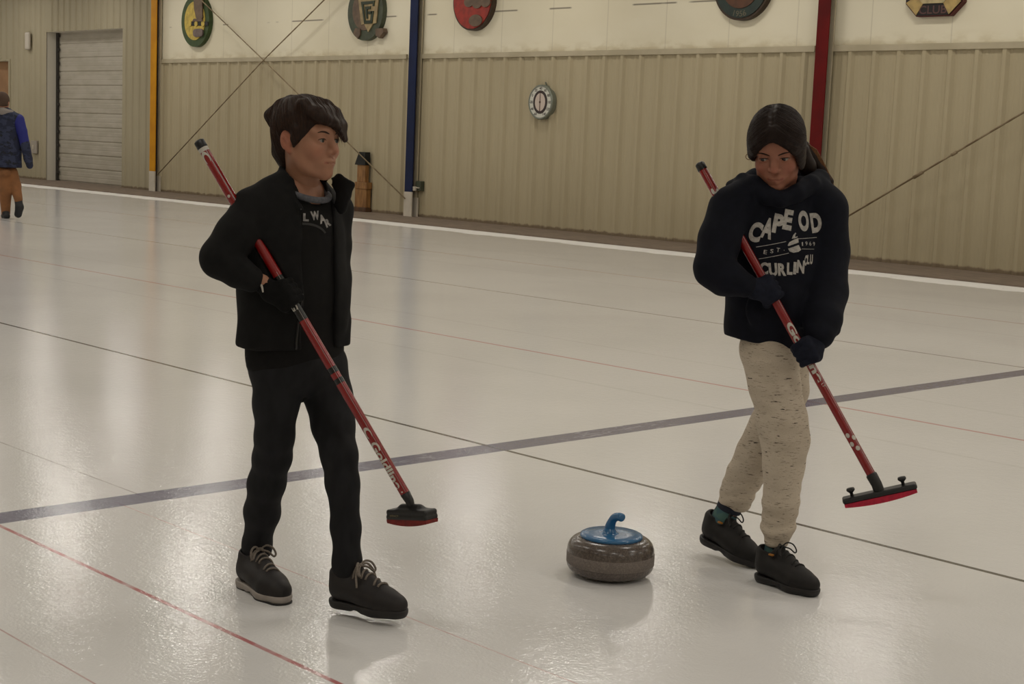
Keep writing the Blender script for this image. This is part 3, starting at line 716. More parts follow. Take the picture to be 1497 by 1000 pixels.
def paint_face(o, v, h):
    q = h.loc(v); lip = np.minimum(seg_d(q, [(-.0200, .084, -.0630), (-.008, .0915, -.0600), (.008, .0915, -.0600), (.0200, .084, -.0630)])-.0050, seg_d(q, [(-.017, .083, -.0655), (0, .0910, -.0688), (.017, .083, -.0655)])-.0058)
    L_ = np.clip(-lip/.003+.5, 0, 1)
    fl = np.exp(-(((np.abs(q[:, 0])-.042)/.020)**2+((q[:, 1]-.070)/.03)**2+((q[:, 2]+.034)/.020)**2))*.38
    fl = np.maximum(fl, np.exp(-((q[:, 0]/.012)**2+((q[:, 1]-.107)/.016)**2+((q[:, 2]+.030)/.014)**2))*.4)
    fl = np.maximum(fl, np.clip((np.abs(q[:, 0])-.069)/.006, 0, 1)*.6*(q[:, 2] > -.05)*(q[:, 2] < .04))
    a = o.data.color_attributes.new('tone', 'FLOAT_COLOR', 'POINT')
    C = np.zeros((len(v), 4), np.float32); C[:, 0] = L_*.85; C[:, 1] = fl; C[:, 3] = 1; a.data.foreach_set('color', C.ravel())
M_eyew = mat('eye white', (.52, .48, .45), .2); M_pup = mat('pupil', (.012, .01, .01), .1)
def eye(root, h, sg, gaze, iris_c, nm='eye'):
    c = h.p(.0315*sg, .0735, -.0002); r = .0134*h.s; g = nrm(h.F*gaze[1]+h.L*gaze[0]+h.U*gaze[2])
    x = nrm(np.cross(g, h.U)); y = np.cross(g, x); b = MB(); prof = []
    ang = [0, .16, .20, .30, .44, .47, .52, .7, 1.0, 1.4, 1.9, 2.4, PI]
    for i, a in enumerate(ang):
        mi = 2 if a < .19 else (1 if a < .46 else 0); prof.append((r*math.sin(a) if a < PI else 0, r*math.cos(a)+(.0004 if a < .45 else 0), mi))
    b.lathe(prof, 28, C=c, ax=(x, y, g)); return b.build('eye', None, root, True, mats=[M_eyew, mat(nm, iris_c, .2), M_pup])
def lashes(root, h, sg, body, open_, mt):
    bv = BVHTree.FromPolygons([tuple(p) for p in body[0]], [tuple(int(i) for i in f) for f in body[1]]); P = []
    for i in range(13):
        q = math.radians(4+172*i/12); p_ = h.p((.0315+.0150*math.cos(q)*1.0)*sg, .10, -.0008+(open_+.0006)*math.sin(q)); ht = bv.ray_cast(Vector(p_+h.F*.02), Vector(-h.F))
        if ht[0] is not None: P.append(np.array(ht[0])+h.F*.0004)
    b = MB(); b.tube(P, [h.s*(.0005+.0008*math.sin(PI*i/(len(P)-1))) for i in range(len(P))], 6); return b.build('eyelashes', mt, root, True)
def brow(root, h, sg, mt, lift=0, tilt=0, body=None):
    pts = []
    for i in range(9):
        q = i/8; x = (.013+.040*q)*sg; z = .0175+lift+.010*math.sin(q*2.1)-.006*q+tilt*(1-q); pts.append(h.p(x, .100, z))
    bv = BVHTree.FromPolygons([tuple(p) for p in body[0]], [tuple(int(i) for i in f) for f in body[1]])
    P = []
    for p_ in pts:
        ht = bv.ray_cast(Vector(p_+h.F*.03), Vector(-h.F)); P.append(np.array(ht[0]) if ht[0] is not None else p_)
    rs = [.0012, .0021, .0025, .0026, .0024, .0021, .0018, .0014, .0008]
    b = MB(); b.tube(P, [r*h.s for r in rs], 8); return b.build('eyebrow', mt, root, True)
def hair_mat(nm, c1, c2, stretch=(1, 1, .12), scale=260):
    m_ = mat(nm, c1, .55, spec=.18); t = NT(m_); f = t.noise(t.obj(stretch), scale, 3, .6)
    t.l(t.mix(t.ramp(f, .35, .65), s2l(c1), s2l(c2)), t.b.inputs['Base Color']); t.bump(f, .3, .0015); return m_
def strands(root, hair, h, paths, mt, r=.0009, lift=.0006, name='hair_strands'):
    bv = BVHTree.FromPolygons([tuple(p) for p in hair[0]], [tuple(int(i) for i in f) for f in hair[1]]); b = MB(); c = h.p(0, -.02, .03)
    for dirs in paths:
        P = []
        for d in dirs:
            w_ = nrm(h.L*d[0]+h.F*d[1]+h.U*d[2]); ht = bv.ray_cast(Vector(c+w_*.3), Vector(-w_), .28)
            if ht[0] is None or (np.array(ht[0])-c)@w_ < .05: break
            q = np.array(ht[0])+w_*lift
            if P and np.linalg.norm(q-P[-1]) > .03: break
            P.append(q)
        if len(P) > 3: n = len(P); b.tube(P, [r*h.s*(.35+.65*math.sin(PI*min(.97, max(.03, i/(n-1))))) for i in range(n)], 5)
    return b.build(name, mt, root, True)
def grip(S, G, sd, pd, rs=.0135, rf=.0095, off=0.0, thumb=1, wrap_=200, spread=.0195):
    """a fist closed round a shaft at G: sd along the shaft toward the little finger, pd from the shaft to the back of the hand"""
    sd = nrm(sd); pd = nrm(pd-sd*np.dot(pd, sd)); q = np.cross(sd, pd)
    def pos(o_, th, r): a = math.radians(th); return G+sd*o_+(pd*math.cos(a)+q*math.sin(a))*r
    R0 = rs+rf*1.0
    kn = []
    for i, (ln, r) in enumerate(((.95, 1.0), (1.05, 1.04), (1.0, 1.0), (.82, .9))):
        o_ = (i-1.5)*spread+off; pts = []; rr = []
        for j in range(8):
            th = 18+wrap_*ln*j/7; pts.append(pos(o_*(1-.06*j/7), th, R0*(1.18 if j < 2 else 1.0)+(.004 if j in (0, 3) else 0))); rr.append(rf*r*(1.12-.04*j))
        S.chain(pts, rr, .0035); kn.append(pts[0])
    palm = [pos(o_+off, -32, R0+.006) for o_ in (-.028, -.010, .010, .027)]
    for a_, b_ in zip(palm, kn): S.cone(a_, b_, rf*1.55, rf*1.35, .012)
    S.chain(palm, [rf*1.6]*4, .012)
    tb = [pos(-.030+off, -55, R0+.006), pos(-.036+off, -100, R0+.004), pos(-.030+off, -150, R0), pos(-.020+off, -195, R0)]
    if thumb: S.chain(tb, [rf*1.5, rf*1.35, rf*1.15, rf*.95], .006)
    return pos(off, -60, R0+.014), pos
# ---- shoes are modelled once in their own axes: x across, y toe, z up, heel at the origin
def shoe_parts(L=.262, W=1.0, chunky=1.0):
    k = L/.262; S = Sdf(.0028)
    Z = (0, 0, 1)
    S.chain([(0, .214*k, .036), (.002, .172*k, .041), (0, .118*k, .054), (0, .070*k, .062), (0, .042*k, .062)], [.0345*k, .0425*k, .0415*k, .0375*k, .0365*k], .03, (Z, .86))
    S.cone((0, .045*k, .055), (0, .040*k, .100), .0375*k, .0350*k, .02)
    S.chain([(0, .165*k, .074), (0, .120*k, .094), (0, .086*k, .112)], [.014*k, .018*k, .018*k], .018)
    S.cone((0, .020*k, .050), (0, .012*k, .098), .020, .016, .02)
    S.half((0, 0, .013), (0, 0, -1), .003)
    S.cone((0, .046*k, .090), (0, .040*k, .15), .0265*k, .029*k, .008, None, 's')
    up = S.mesh(2)
    S = Sdf(.0028)
    S.chain([(0, .214*k, .02), (.003, .165*k, .02), (-.002, .105*k, .02), (0, .045*k, .02), (0, .040*k, .02)], [.0362*k, .0438*k, .0385*k, .0378*k, .0382*k], .02, (Z, .85))
    S.half((0, 0, .026), (0, 0, 1), .002); S.half((0, 0, .0), (0, 0, -1), .003)
    S.cone((-.08, .105*k, -.012), (.08, .105*k, -.012), .019, .019, .01, None, 's')
    so = S.mesh(2)
    S = Sdf(.0024)
    S.chain([(0, .214*k, .012), (.003, .165*k, .012), (-.002, .125*k, .012)], [.0375*k, .0450*k, .0400*k], .01); S.cone((0, .060*k, .012), (0, .040*k, .012), .0385*k, .0395*k)
    S.half((0, 0, .0055), (0, 0, 1), .001); S.half((0, 0, -.0015), (0, 0, -1), .001); ou = S.mesh(1)
    return up, so, ou
def shoe_laces(k, r, parts, n=5, loops=True, hang=True):
    b = MB(); bv = BVHTree.FromPolygons([tuple(q) for q in parts[0][0]], [tuple(int(i) for i in f) for f in parts[0][1]])
    def zt(x, y):
        h_ = bv.ray_cast(Vector((x, y, .3)), Vector((0, 0, -1))); return h_[0].z if h_[0] is not None else .1
    ys = [(.172-.020*i)*k for i in range(n)]
    for i, y in enumerate(ys):
        w_ = (.0185+.0012*i)*k; s_ = 1 if i % 2 else -1
        b.tube([(q*w_*s_, y+.004*q, zt(q*w_*s_, y+.004*q)+(r*.75 if abs(q) < .95 else -r*.4)) for q in (-1, -.75, -.5, -.25, 0, .25, .5, .75, 1)], r, 7)
    yk = .094*k; zk = zt(0, yk)+.004; b.tube([(-.010, yk, zk), (0, yk+.004, zk+.003), (.010, yk, zk)], r*1.7, 8)
    if loops:
        for s_ in (1, -1):
            b.tube(smooth_path([(0, yk, zk), (.018*s_, yk+.006, zk+.012), (.036*s_, yk+.016, zk+.006), (.043*s_, yk+.026, zk-.012), (.036*s_, yk+.026, zk-.020), (.022*s_, yk+.014, zk-.006), (0, yk+.002, zk)]), r, 7)
    if hang:
        for s_ in (1, -1):
            b.tube(smooth_path([(0, yk, zk), (.022*s_, yk+.010, zk+.004), (.043*s_, yk+.018, zk-.018), (.050*s_, yk+.026, zk-.052)]), r, 7)
    return b
def shoe(root, P, fwd, side_up, mats_, parts, laces, roll=0, pitch=0, name='shoe', label=None):
    """P: heel point on the ground in the figure's axes"""
    f = nrm(fwd); x = nrm(np.cross(f, UP)); u = np.cross(x, f)
    c, s_ = math.cos(pitch), math.sin(pitch); f2 = f*c-u*s_; u2 = u*c+f*s_
    M = np.stack([x, f2, u2], 1)
    tr = lambda v: np.asarray(v)@M.T+P
    o = fastmesh(name, tr(parts[0][0]), parts[0][1], mats_[0], root)
    so = fastmesh('sole', tr(parts[1][0]), parts[1][1], mats_[1], o)
    mobj('laces', tr(laces.v), laces.f, mats_[2], o, True)
    if len(mats_) > 3 and mats_[3] is not None:
        v_, f_ = parts[2]; heel = v_[f_].mean(1)[:, 1] < .098*(v_[:, 1].max()/.2515)
        for sel in (heel, ~heel): fastmesh('outsole', tr(v_), f_[sel], mats_[3], o)
    return o, M
def cloth_wrinkle(fr, amp, seed, dirs=4, zs=1.0):
    rg = np.random.default_rng(seed); K = rg.normal(size=(dirs, 3)); K /= np.linalg.norm(K, axis=1)[:, None]; K[:, 2] *= zs; K *= fr*(.6+.8*rg.random(dirs))[:, None]; ph = rg.random(dirs)*6.28
    def fn(P):
        w_ = sum(np.sin(P@K[i]+ph[i]+1.3*np.sin(P@K[(i+1) % dirs]*.5)) for i in range(dirs)); return amp*w_/dirs
    return fn
def print_on(name, items, mt, parent, fig, body, plane_c, plane_n, lift=.0016, step=.012):
    """lays flat lettering on a garment; items: (verts2d in picture units, faces)"""
    n = nrm(plane_n); bv = BVHTree.FromPolygons([tuple(p) for p in body[0]], [tuple(int(i) for i in f) for f in body[1]]); b = MB()
    c = np.array(plane_c)+fig.P0
    for v, f in items:
        W = []
        for x, y in v:
            d = ray(x, y); k = ((c-CAM)@n)/(d@n); W.append(CAM+d*k-fig.P0)
        W = np.array(W)
        ex = nrm(np.cross(UP, n)); ez = np.cross(n, ex); o_ = W.mean(0)
        v2 = np.stack([(W-o_)@ex, (W-o_)@ez], 1); vv, ff = grid_cut(v2, f, step)
        pts = []
        for a_, e_ in vv:
            p_ = o_+ex*a_+ez*e_; h_ = bv.ray_cast(Vector(p_+n*.25), Vector(-n), .6)
            pts.append(np.array(h_[0])+n*lift if h_[0] is not None else p_)
        b.add(pts, ff)
    return b.build(name, mt, parent)
def letter(ch, cx, cy, w, h, rot=0, bold=.04, shear=0):
    v, f, dm = text2d(ch, 1, bold); x = v[:, 0]/dm[0]*w; y = v[:, 1]/dm[1]*h; x = x+shear*y; a = math.radians(rot)
    return np.stack([cx+x*math.cos(a)-y*math.sin(a), cy-(x*math.sin(a)+y*math.cos(a))], 1), f
def bar(x0, y0, x1, y1, w):
    d = nrm((x1-x0, y1-y0)); n = np.array([-d[1], d[0]])*w/2; return np.array([(x0-n[0], y0-n[1]), (x1-n[0], y1-n[1]), (x1+n[0], y1+n[1]), (x0+n[0], y0+n[1])])[::-1], [(0, 1, 2, 3)]
def poly(pts): return np.array(pts, float), [tuple(range(len(pts)))]
# ------------------------------------------------------------------ the boy
M_jack = noisy('black fleece', (.085, .083, .083), (.070, .068, .068), 40, .85, spec=.2, bump=.15, dist=.004)
M_tee = noisy('black cotton', (.080, .075, .072), (.068, .064, .062), 60, .85, spec=.2)
M_jean = noisy('black denim', (.112, .112, .122), (.085, .085, .094), 30, .8, (1, 1, .4), spec=.25, bump=.2, dist=.003)
M_glove = noisy('black knit', (.050, .048, .048), (.038, .037, .037), 90, .9, spec=.2)
M_greyc = noisy('grey rib', (.33, .33, .35), (.27, .27, .29), 120, .85)
M_shoeb = noisy('black suede', (.125, .105, .10), (.095, .08, .078), 25, .6, spec=.4)
M_solew = noisy('white rubber', (.62, .585, .56), (.55, .52, .49), 15, .6)
M_lace = noisy('beige lace', (.50, .46, .42), (.42, .385, .35), 200, .8)
M_outs = mat('black outsole', (.06, .055, .055), .6)
bf = Fig((-3.671, 2.718, 0)); B = bf.B
boy = empty('person', bf.P0, 'boy in a black jacket and black jeans walking with a red broom under his arm', 'person')
FB = np.array([1., 0, 0]); LB = np.array([0, 1., 0])
hb = Head(B(449, 205, .03), V(math.sin(math.radians(57)), math.cos(math.radians(57)), .02), UP, 1.0)
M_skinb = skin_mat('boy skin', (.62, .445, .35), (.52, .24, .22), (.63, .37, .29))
bshA = B(291, 207, .095); bshB = B(599, 733, .25)
S = Sdf(.0020); face(S, hb, .93, .0050)
S.chain([hb.p(0, -.020, -.050), B(441, 268, .0), B(437, 300, -.01)], [.047, .0465, .056], .025)
hv, hf = S.mesh(2)
S = Sdf(.009)
S.chain([B(436, 300, 0), B(431, 400, 0), B(432, 515, 0)], [.10, .115, .125], .04, (FB, .7))
bf.limb(S, [(370, 312, .10, 20), (323, 378, .175, 17), (362, 406, .182, 13), (384, 413, .178, 12.5)], .01)
bf.limb(S, [(489, 312, -.10, 19), (492, 400, -.08, 17), (484, 465, .0, 13)], .01)
bf.limb(S, [(400, 540, .05, 27), (400, 655, .0, 18), (376, 800, -.135, 13), (378, 835, -.13, 13)], .02)
bf.limb(S, [(475, 540, -.05, 27), (494, 655, .05, 17), (507, 825, .09, 12), (512, 862, .10, 13)], .02)
cv, cf = S.mesh(2)
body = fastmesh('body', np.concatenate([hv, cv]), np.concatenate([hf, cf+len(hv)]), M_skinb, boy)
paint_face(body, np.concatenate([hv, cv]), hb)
M_hairb = hair_mat('dark brown hair', (.125, .078, .055), (.175, .112, .077))
eye(boy, hb, 1, (.05, .97, -.02), (.15, .16, .13), 'grey green iris'); eye(boy, hb, -1, (.10, .97, -.02), (.15, .16, .13), 'grey green iris')
for sg in (1, -1): brow(boy, hb, sg, M_hairb, .001, 0, (hv, hf)); lashes(boy, hb, sg, (hv, hf), .0050, M_hairb)
# hair
p, a, k = hb.p, hb.ax, hb.s
S = Sdf(.0026)
S.ell(p(0, -.012, .042), np.array([.0860, .1045, .0900])*k, a, .02)
S.ell(p(0, -.060, -.012), np.array([.066, .041, .060])*k, a, .025)
S.chain([p(0, -.072, -.040), p(0, -.062, -.080)], [.040*k, .026*k], .02, (hb.L, 1.25))
for pt in ([(.01, -.085, .095), (0, -.118, .078), (-.002, -.122, .052)], [(.02, -.075, .105), (.02, -.116, .092), (.018, -.128, .070)], [(-.02, -.08, .09), (-.028, -.114, .068), (-.03, -.112, .045)]):
    S.chain([p(*q) for q in pt], [.026*k, .016*k, .006*k], .018)
S.ell(p(0, .128, -.055), np.array([.090, .082, .100])*k, a, .012, 's')
S.ell(p(-.020, .112, .030), np.array([.026, .040, .028])*k, a, .014, 's')
S.ell(p(-.060, .078, -.004), np.array([.030, .036, .030])*k, a, .014, 's')
for sg in (1, -1): S.ell(p(.090*sg, -.014, -.008), np.array([.034, .024, .036])*k, a, .008, 's')
S.boxcut(p(0, .06, -.10), np.array([.11, .085, .075])*k, a, .015)
for sg in (1, -1): S.chain([p(.074*sg, .022, .03), p(.0745*sg, .016, .002), p(.073*sg, .013, -.020)], [.013*k, .0095*k, .004*k], .010)
for x0, x1, x2, zt in ((-.060, -.050, -.030, .058), (-.048, -.030, -.004, .052), (-.030, -.008, .014, .034), (-.012, .012, .030, .018), (.006, .028, .044, .006), (.022, .042, .056, .0), (.04, .058, .066, .006), (.052, .070, .072, .004)):
    yy = .110-1.7*abs(x2)**1.6
    S.chain([p(x0, .030, .100), p((x0+x1)/2, yy-.033, .076), p(x1, yy-.013, .044+.3*max(0, zt)), p(x2, yy, zt)], [.015*k, .0150*k, .0115*k, .0040*k], .016)
def hair_grooves(h, n, amp):
    def fn(P):
        q = h.loc(P); th = np.arctan2(q[:, 0]+.012, q[:, 1]+.055); r = np.hypot(q[:, 0], q[:, 1]+.055)
        return amp*(np.sin(n*th+5*np.sin(14*q[:, 2])+30*r)+.6*np.sin(2.3*n*th+8*np.sin(9*q[:, 2]+2)))*np.clip(r/.04, 0, 1)
    return fn
S.disp = hair_grooves(hb, 26, .0005)
hr, hrv, hrf = S.build('hair', M_hairb, boy, 1)
M_hairb2 = hair_mat('brown hair strands', (.17, .11, .077), (.22, .145, .10))
cr0 = nrm((.05, -.55, .85)); paths = []
for i in range(330):
    az = rng.uniform(0, 2*PI); e1 = nrm(np.cross(cr0, (1, .1, .2))); e2 = np.cross(cr0, e1); t0 = rng.uniform(.1, 1.3); t1 = t0+rng.uniform(.5, 1.0); sw = rng.normal(0, .10)+.25
    paths.append([cr0*math.cos(q)+(e1*math.cos(az+sw*(q-t0))+e2*math.sin(az+sw*(q-t0)))*math.sin(q) for q in np.linspace(t0, t1, 14)])
strands(hr, (hrv, hrf), hb, paths, M_hairb2)
b = MB()
for i in range(46):                        # loose ends: the cowlick behind the crown and the tips of the fringe
    j = rng.normal(0, 1, 3)
    if i < 26: P = [p(.006*j[0], -.080+.006*j[1], .098+.006*j[2]), p(.010*j[0], -.108, .096+.006*j[1]), p(.012*j[0], -.124+.004*j[1], .076+.008*j[2]), p(.012*j[0], -.124+.006*j[2], .046+.010*j[1])]
    else: x_ = rng.uniform(.0, .05); yy = .110-1.7*abs(x_)**1.6; P = [p(x_-.012, yy-.016, .050), p(x_-.005, yy-.003, .028), p(x_, yy+.003, .008+.006*j[0]), p(x_+.003, yy+.004+.002*j[2], -.006+.006*j[1])]
    b.tube(smooth_path(P, 4), [.0011*(1-.9*q) for q in np.linspace(0, 1, 13)], 5)
b.build('loose_strands', M_hairb2, hr, True)
# T-shirt under the open jacket
S = Sdf(.0055)
S.chain([B(436, 305, 0), B(431, 345, 0), B(431, 420, 0), B(431, 512, 0)], [.120, .146, .158, .160], .03, (FB, .70))
S.chain([B(440, 290, 0), B(437, 310, 0)], [.070, .1], .03, (FB, .9))
S.cone(B(446, 255, .01), B(449, 281, .02), .056, .056, .008, None, 's')
S.disp = cloth_wrinkle(26, .0030, 3)
tee, tv, tf = S.build('t_shirt', M_tee, boy, 2)
c0 = B(449, 282, .026); b = MB(); ring = []
for i in range(40):
    q = 2*PI*i/40; ring.append(c0+FB*.066*math.cos(q)+LB*.062*math.sin(q)+UP*(.004-.022*math.cos(q)))
b.tube(ring, .0095, 10, closed=True); b.build('crew_collar', M_greyc, tee, True)
# the print: arched capitals only
M_print = noisy('cracked grey print', (.66, .64, .62), (.46, .45, .44), 70, .7)
it = [letter('L', 451, 318.5, 8.5, 11.5, -4, .06), letter('W', 465.5, 316.0, 14, 13, 4, .06), letter('A', 477, 321.0, 11, 13, 15, .06), letter('R', 486.5, 327.0, 10, 12.5, 24, .06)]
arc_o = [(447+40*math.sin(q)*1.0, 352-26*math.cos(q)) for q in np.linspace(-.05, 1.15, 12)]; arc_i = [(447+37*math.sin(q), 352-22.5*math.cos(q)) for q in np.linspace(-.05, 1.15, 12)]
M_print2 = mat('dim grey print', (.16, .155, .15), .7)
print_on('shirt_lettering', it, M_print, tee, bf, (tv, tf), B(466, 330, .10), FB*.8+V(0, .5, 0), .0022, .012)
print_on('shirt_arc', [(np.array(arc_o+arc_i[::-1])[::-1], [tuple(range(24))])], M_print2, tee, bf, (tv, tf), B(466, 330, .10), FB*.8+V(0, .5, 0), .0020, .012)
# jacket
S = Sdf(.0052)
S.chain([B(434, 312, 0), B(430, 345, 0), B(430, 420, 0), B(430, 528, 0)], [.135, .163, .178, .186], .03, (FB, .70))
bf.limb(S, [(424, 276, .02, 22), (398, 290, .07, 26), (372, 307, .10, 31)], .03)
bf.limb(S, [(450, 282, -.05, 20), (488, 306, -.10, 26)], .03)
bf.limb(S, [(370, 308, .10, 32), (345, 341, .150, 29), (322, 377, .178, 30)], .02)
bf.limb(S, [(322, 378, .178, 30.5), (348, 398, .190, 23.5), (366, 407, .186, 19)], .012)
bf.limb(S, [(488, 308, -.10, 26), (491, 360, -.09, 22), (490, 405, -.07, 22), (486, 470, -.0, 22)], .02)
bf.limb(S, [(351, 501, .09, 6), (361, 468, .10, 10)], .02)
bf.limb(S, [(500, 505, -.03, 11), (498, 470, -.05, 14)], .02)
bf.limb(S, [(446, 300, -.11, 14), (428, 262, -.06, 12)], .02)
# right front edge and both lapels of the stand-up collar
bf.limb(S, [(413, 247, .02, 5.5), (417, 268, .055, 8), (427, 290, .085, 9), (441, 306, .105, 7)], .006)
bf.limb(S, [(413, 248, .02, 5), (421, 246, -.045, 5), (440, 250, -.085, 5), (462, 256, -.06, 5), (474, 260, -.02, 5)], .006)
bf.limb(S, [(474, 262, -.01, 5), (494, 259, .02, 6), (514, 270, .04, 4.5)], .012)
bf.limb(S, [(514, 271, .04, 4.5), (506, 286, .04, 7), (499, 305, .03, 9)], .012)
bf.limb(S, [(482, 270, .01, 8), (499, 276, .03, 9), (494, 296, .03, 10)], .014)
c_ = B(431, 400, 0); S.boxcut(c_+FB*.215+LB*.008+UP*-.02, (.155, .060, .33), None, .008); S.boxcut(B(452, 285, .0)+FB*.16+LB*.0, (.12, .040, .06), None, .012)
S.cone(B(446, 240, .01), B(449, 290, .02), .0560, .0600, .006, None, 's')
S.half(B(430, 513, .12), nrm(-UP+RT*.0), .006, lo=list(B(430, 513, 0)-np.array([.4, .4, .25])), hi=list(B(430, 513, 0)+np.array([.4, .4, .05])))
S.cone(bshA, bshB, .0150, .0150, .004, None, 's')
S.disp = cloth_wrinkle(30, .0045, 5)
jk, jv, jf = S.build('jacket', M_jack, boy, 2)
b = MB(); zp = []
bvj = BVHTree.FromPolygons([tuple(q) for q in jv], [tuple(int(i) for i in f) for f in jf])
for i in range(24):
    y = 306+205*i/23; q = B(440+7*math.sin(i*.2), y, .3); d = nrm(q+bf.P0-CAM); ht = bvj.ray_cast(Vector(q), Vector(d), .5)
    if ht[0] is not None: zp.append(np.array(ht[0])-d*.001)
if len(zp) > 3: b.tube(zp, .0028, 6); b.build('zip', mat('dark zip', (.10, .095, .09), .35), jk, True)
# jeans
S = Sdf(.0048)
S.ell(B(434, 535, 0), (.112, .150, .10), None, .03)
bf.limb(S, [(401, 535, .055, 35), (404, 590, .04, 33), (401, 640, .03, 27.5), (398, 668, .0, 27), (390, 705, -.04, 26.5), (383, 748, -.09, 25), (376, 795, -.135, 20.5), (374, 815, -.14, 20.5)], .022)
bf.limb(S, [(473, 535, -.045, 36), (480, 580, -.03, 34), (487, 620, .0, 30), (496, 665, .05, 26), (501, 705, .065, 23.5), (505, 770, .08, 21), (507, 820, .09, 20), (507, 836, .092, 20.5)], .022)
bf.limb(S, [(363, 524, .09, 5), (368, 532, .09, 9)], .01)
S.disp = cloth_wrinkle(34, .0030, 9, 5, 1.5)
S.half(B(374, 812, -.14), nrm(-UP+V(.06, 0, 0)), .004, list(B(374, 812, -.14)-np.array([.08, .08, .12])), list(B(374, 812, -.14)+np.array([.08, .08, .02])))
jn, _, _ = S.build('jeans', M_jean, boy, 2)
# glove closed on the broom
G = bshA+(bshB-bshA)*((430-207)/(733-207)); sd = nrm(bshA-bshB)
S = Sdf(.0024)
w_, pos = grip(S, G, sd, V(-.45, .80, .25), wrap_=205)
wr = B(387, 417, .172)
S.chain([pos(0, -35, .026), (pos(0, -60, .034)+wr)/2+V(0, .006, 0), wr], [.027, .025, .0235], .02)
S.cone(wr, wr+nrm(wr-G)*.012, .0245, .0250, .006)
S.cone(bshA, bshB, .0140, .0140, .002, None, 's')
gl, _, _ = S.build('glove', M_glove, boy, 2)
q = B(383, 421, .20); b = MB(); b.tube([q+V(-.003, .0, .010), q+V(.001, .0, .0), q+V(.004, 0, -.012)], .003, 6); b.build('tag', M_wht, gl, True)
# shoes
KB = 1.07; bparts = shoe_parts(.262*KB); bl1, bl2 = shoe_laces(KB, .0034, bparts, 5, True, False), shoe_laces(KB, .0034, bparts, 5, True, True)
M_anklet = noisy('grey sock', (.46, .42, .40), (.40, .37, .35), 120, .9)
P = gnd(355, 853)-bf.P0
shoe(boy, P, V(.62, .78, 0), 0, (M_shoeb, M_solew, M_lace, M_outs), bparts, bl1)
P = gnd(485, 883, .018)-bf.P0
M_soled = noisy('black sole', (.115, .098, .093), (.09, .078, .074), 15, .6)
shoe(boy, P, V(.86, .50, 0), 0, (M_shoeb, M_soled, M_lace), bparts, bl2, pitch=-.02)
S = Sdf(.004); bf.limb(S, [(506, 825, .09, 15), (509, 846, .095, 16), (512, 862, .10, 16)], .01); S.build('sock', M_anklet, boy, 1)
S = Sdf(.004); bf.limb(S, [(375, 800, -.135, 15), (374, 818, -.14, 15), (376, 832, -.14, 15)], .01); S.build('sock', M_anklet, boy, 1)
# his broom
L0 = np.linalg.norm(bshB-bshA)
A_, B_ = bshA+bf.P0, bshB+bf.P0
bb = empty('curling_broom', B_, 'red curling broom with white lettering and a dark red pad, under the boy\'s arm', 'broom'); O = tuple(B_)
sh = Shaft(A_, B_, V(-.15, 1, .1), .0142); fy = lambda y: (y-207)/(733-207)*L0
b = MB(); b.tube([sh.at(fy(213)), sh.at(fy(722))], sh.r, 32); b.build('shaft', M_red, bb, True, O, auto=.6)
b = MB(); b.tube([sh.at(-.004), sh.at(0.0), sh.at(.020), sh.at(.022)], [.010, .0155, .0160, .0150], 28); b.build('end_cap', M_bk, bb, True, O)
b = MB(); band(b, sh, .022, .034, .0006); b.build('white_ring', M_wht, bb, True, O)
b = MB(); band(b, sh, fy(405), fy(469), .0004); b.build('black_band', M_bkg, bb, True, O)
for y0, y1 in ((538, 546), (554, 561)): b = MB(); band(b, sh, fy(y0), fy(y1)); b.build('black_band', M_bkg, bb, True, O)
b = MB()
v, f = crescent(.0135); wrap(b, sh, v, f, fy(231), .003)
v, f = dot(.0045); wrap(b, sh, v, f, fy(287), .002)
v, f, dm = text2d('G', 1, .03); kk = .020/dm[1]; wrap(b, sh, np.stack([v[:, 0]*kk*1.3, v[:, 1]*kk], 1), f, fy(449), .002)
v, f = crescent(.0125); wrap(b, sh, v, f, fy(633), .002)
v, f, dm = text2d('Goldline', 1, .035); lt = fy(712)-fy(646); wrap(b, sh, np.stack([v[:, 0]/dm[0]*lt, v[:, 1]/dm[1]*.0235], 1), f, fy(679), .0035)
v, f = dot(.0025); wrap(b, sh, v, f, fy(718), .002)
b.build('lettering', M_wht, bb, False, O)
b = MB(); stripe(b, sh, fy(400), fy(720), -.0065, .0011); stripe(b, sh, fy(222), fy(300), -.009, .0022); b.build('pinstripe', M_slv, bb, False, O)
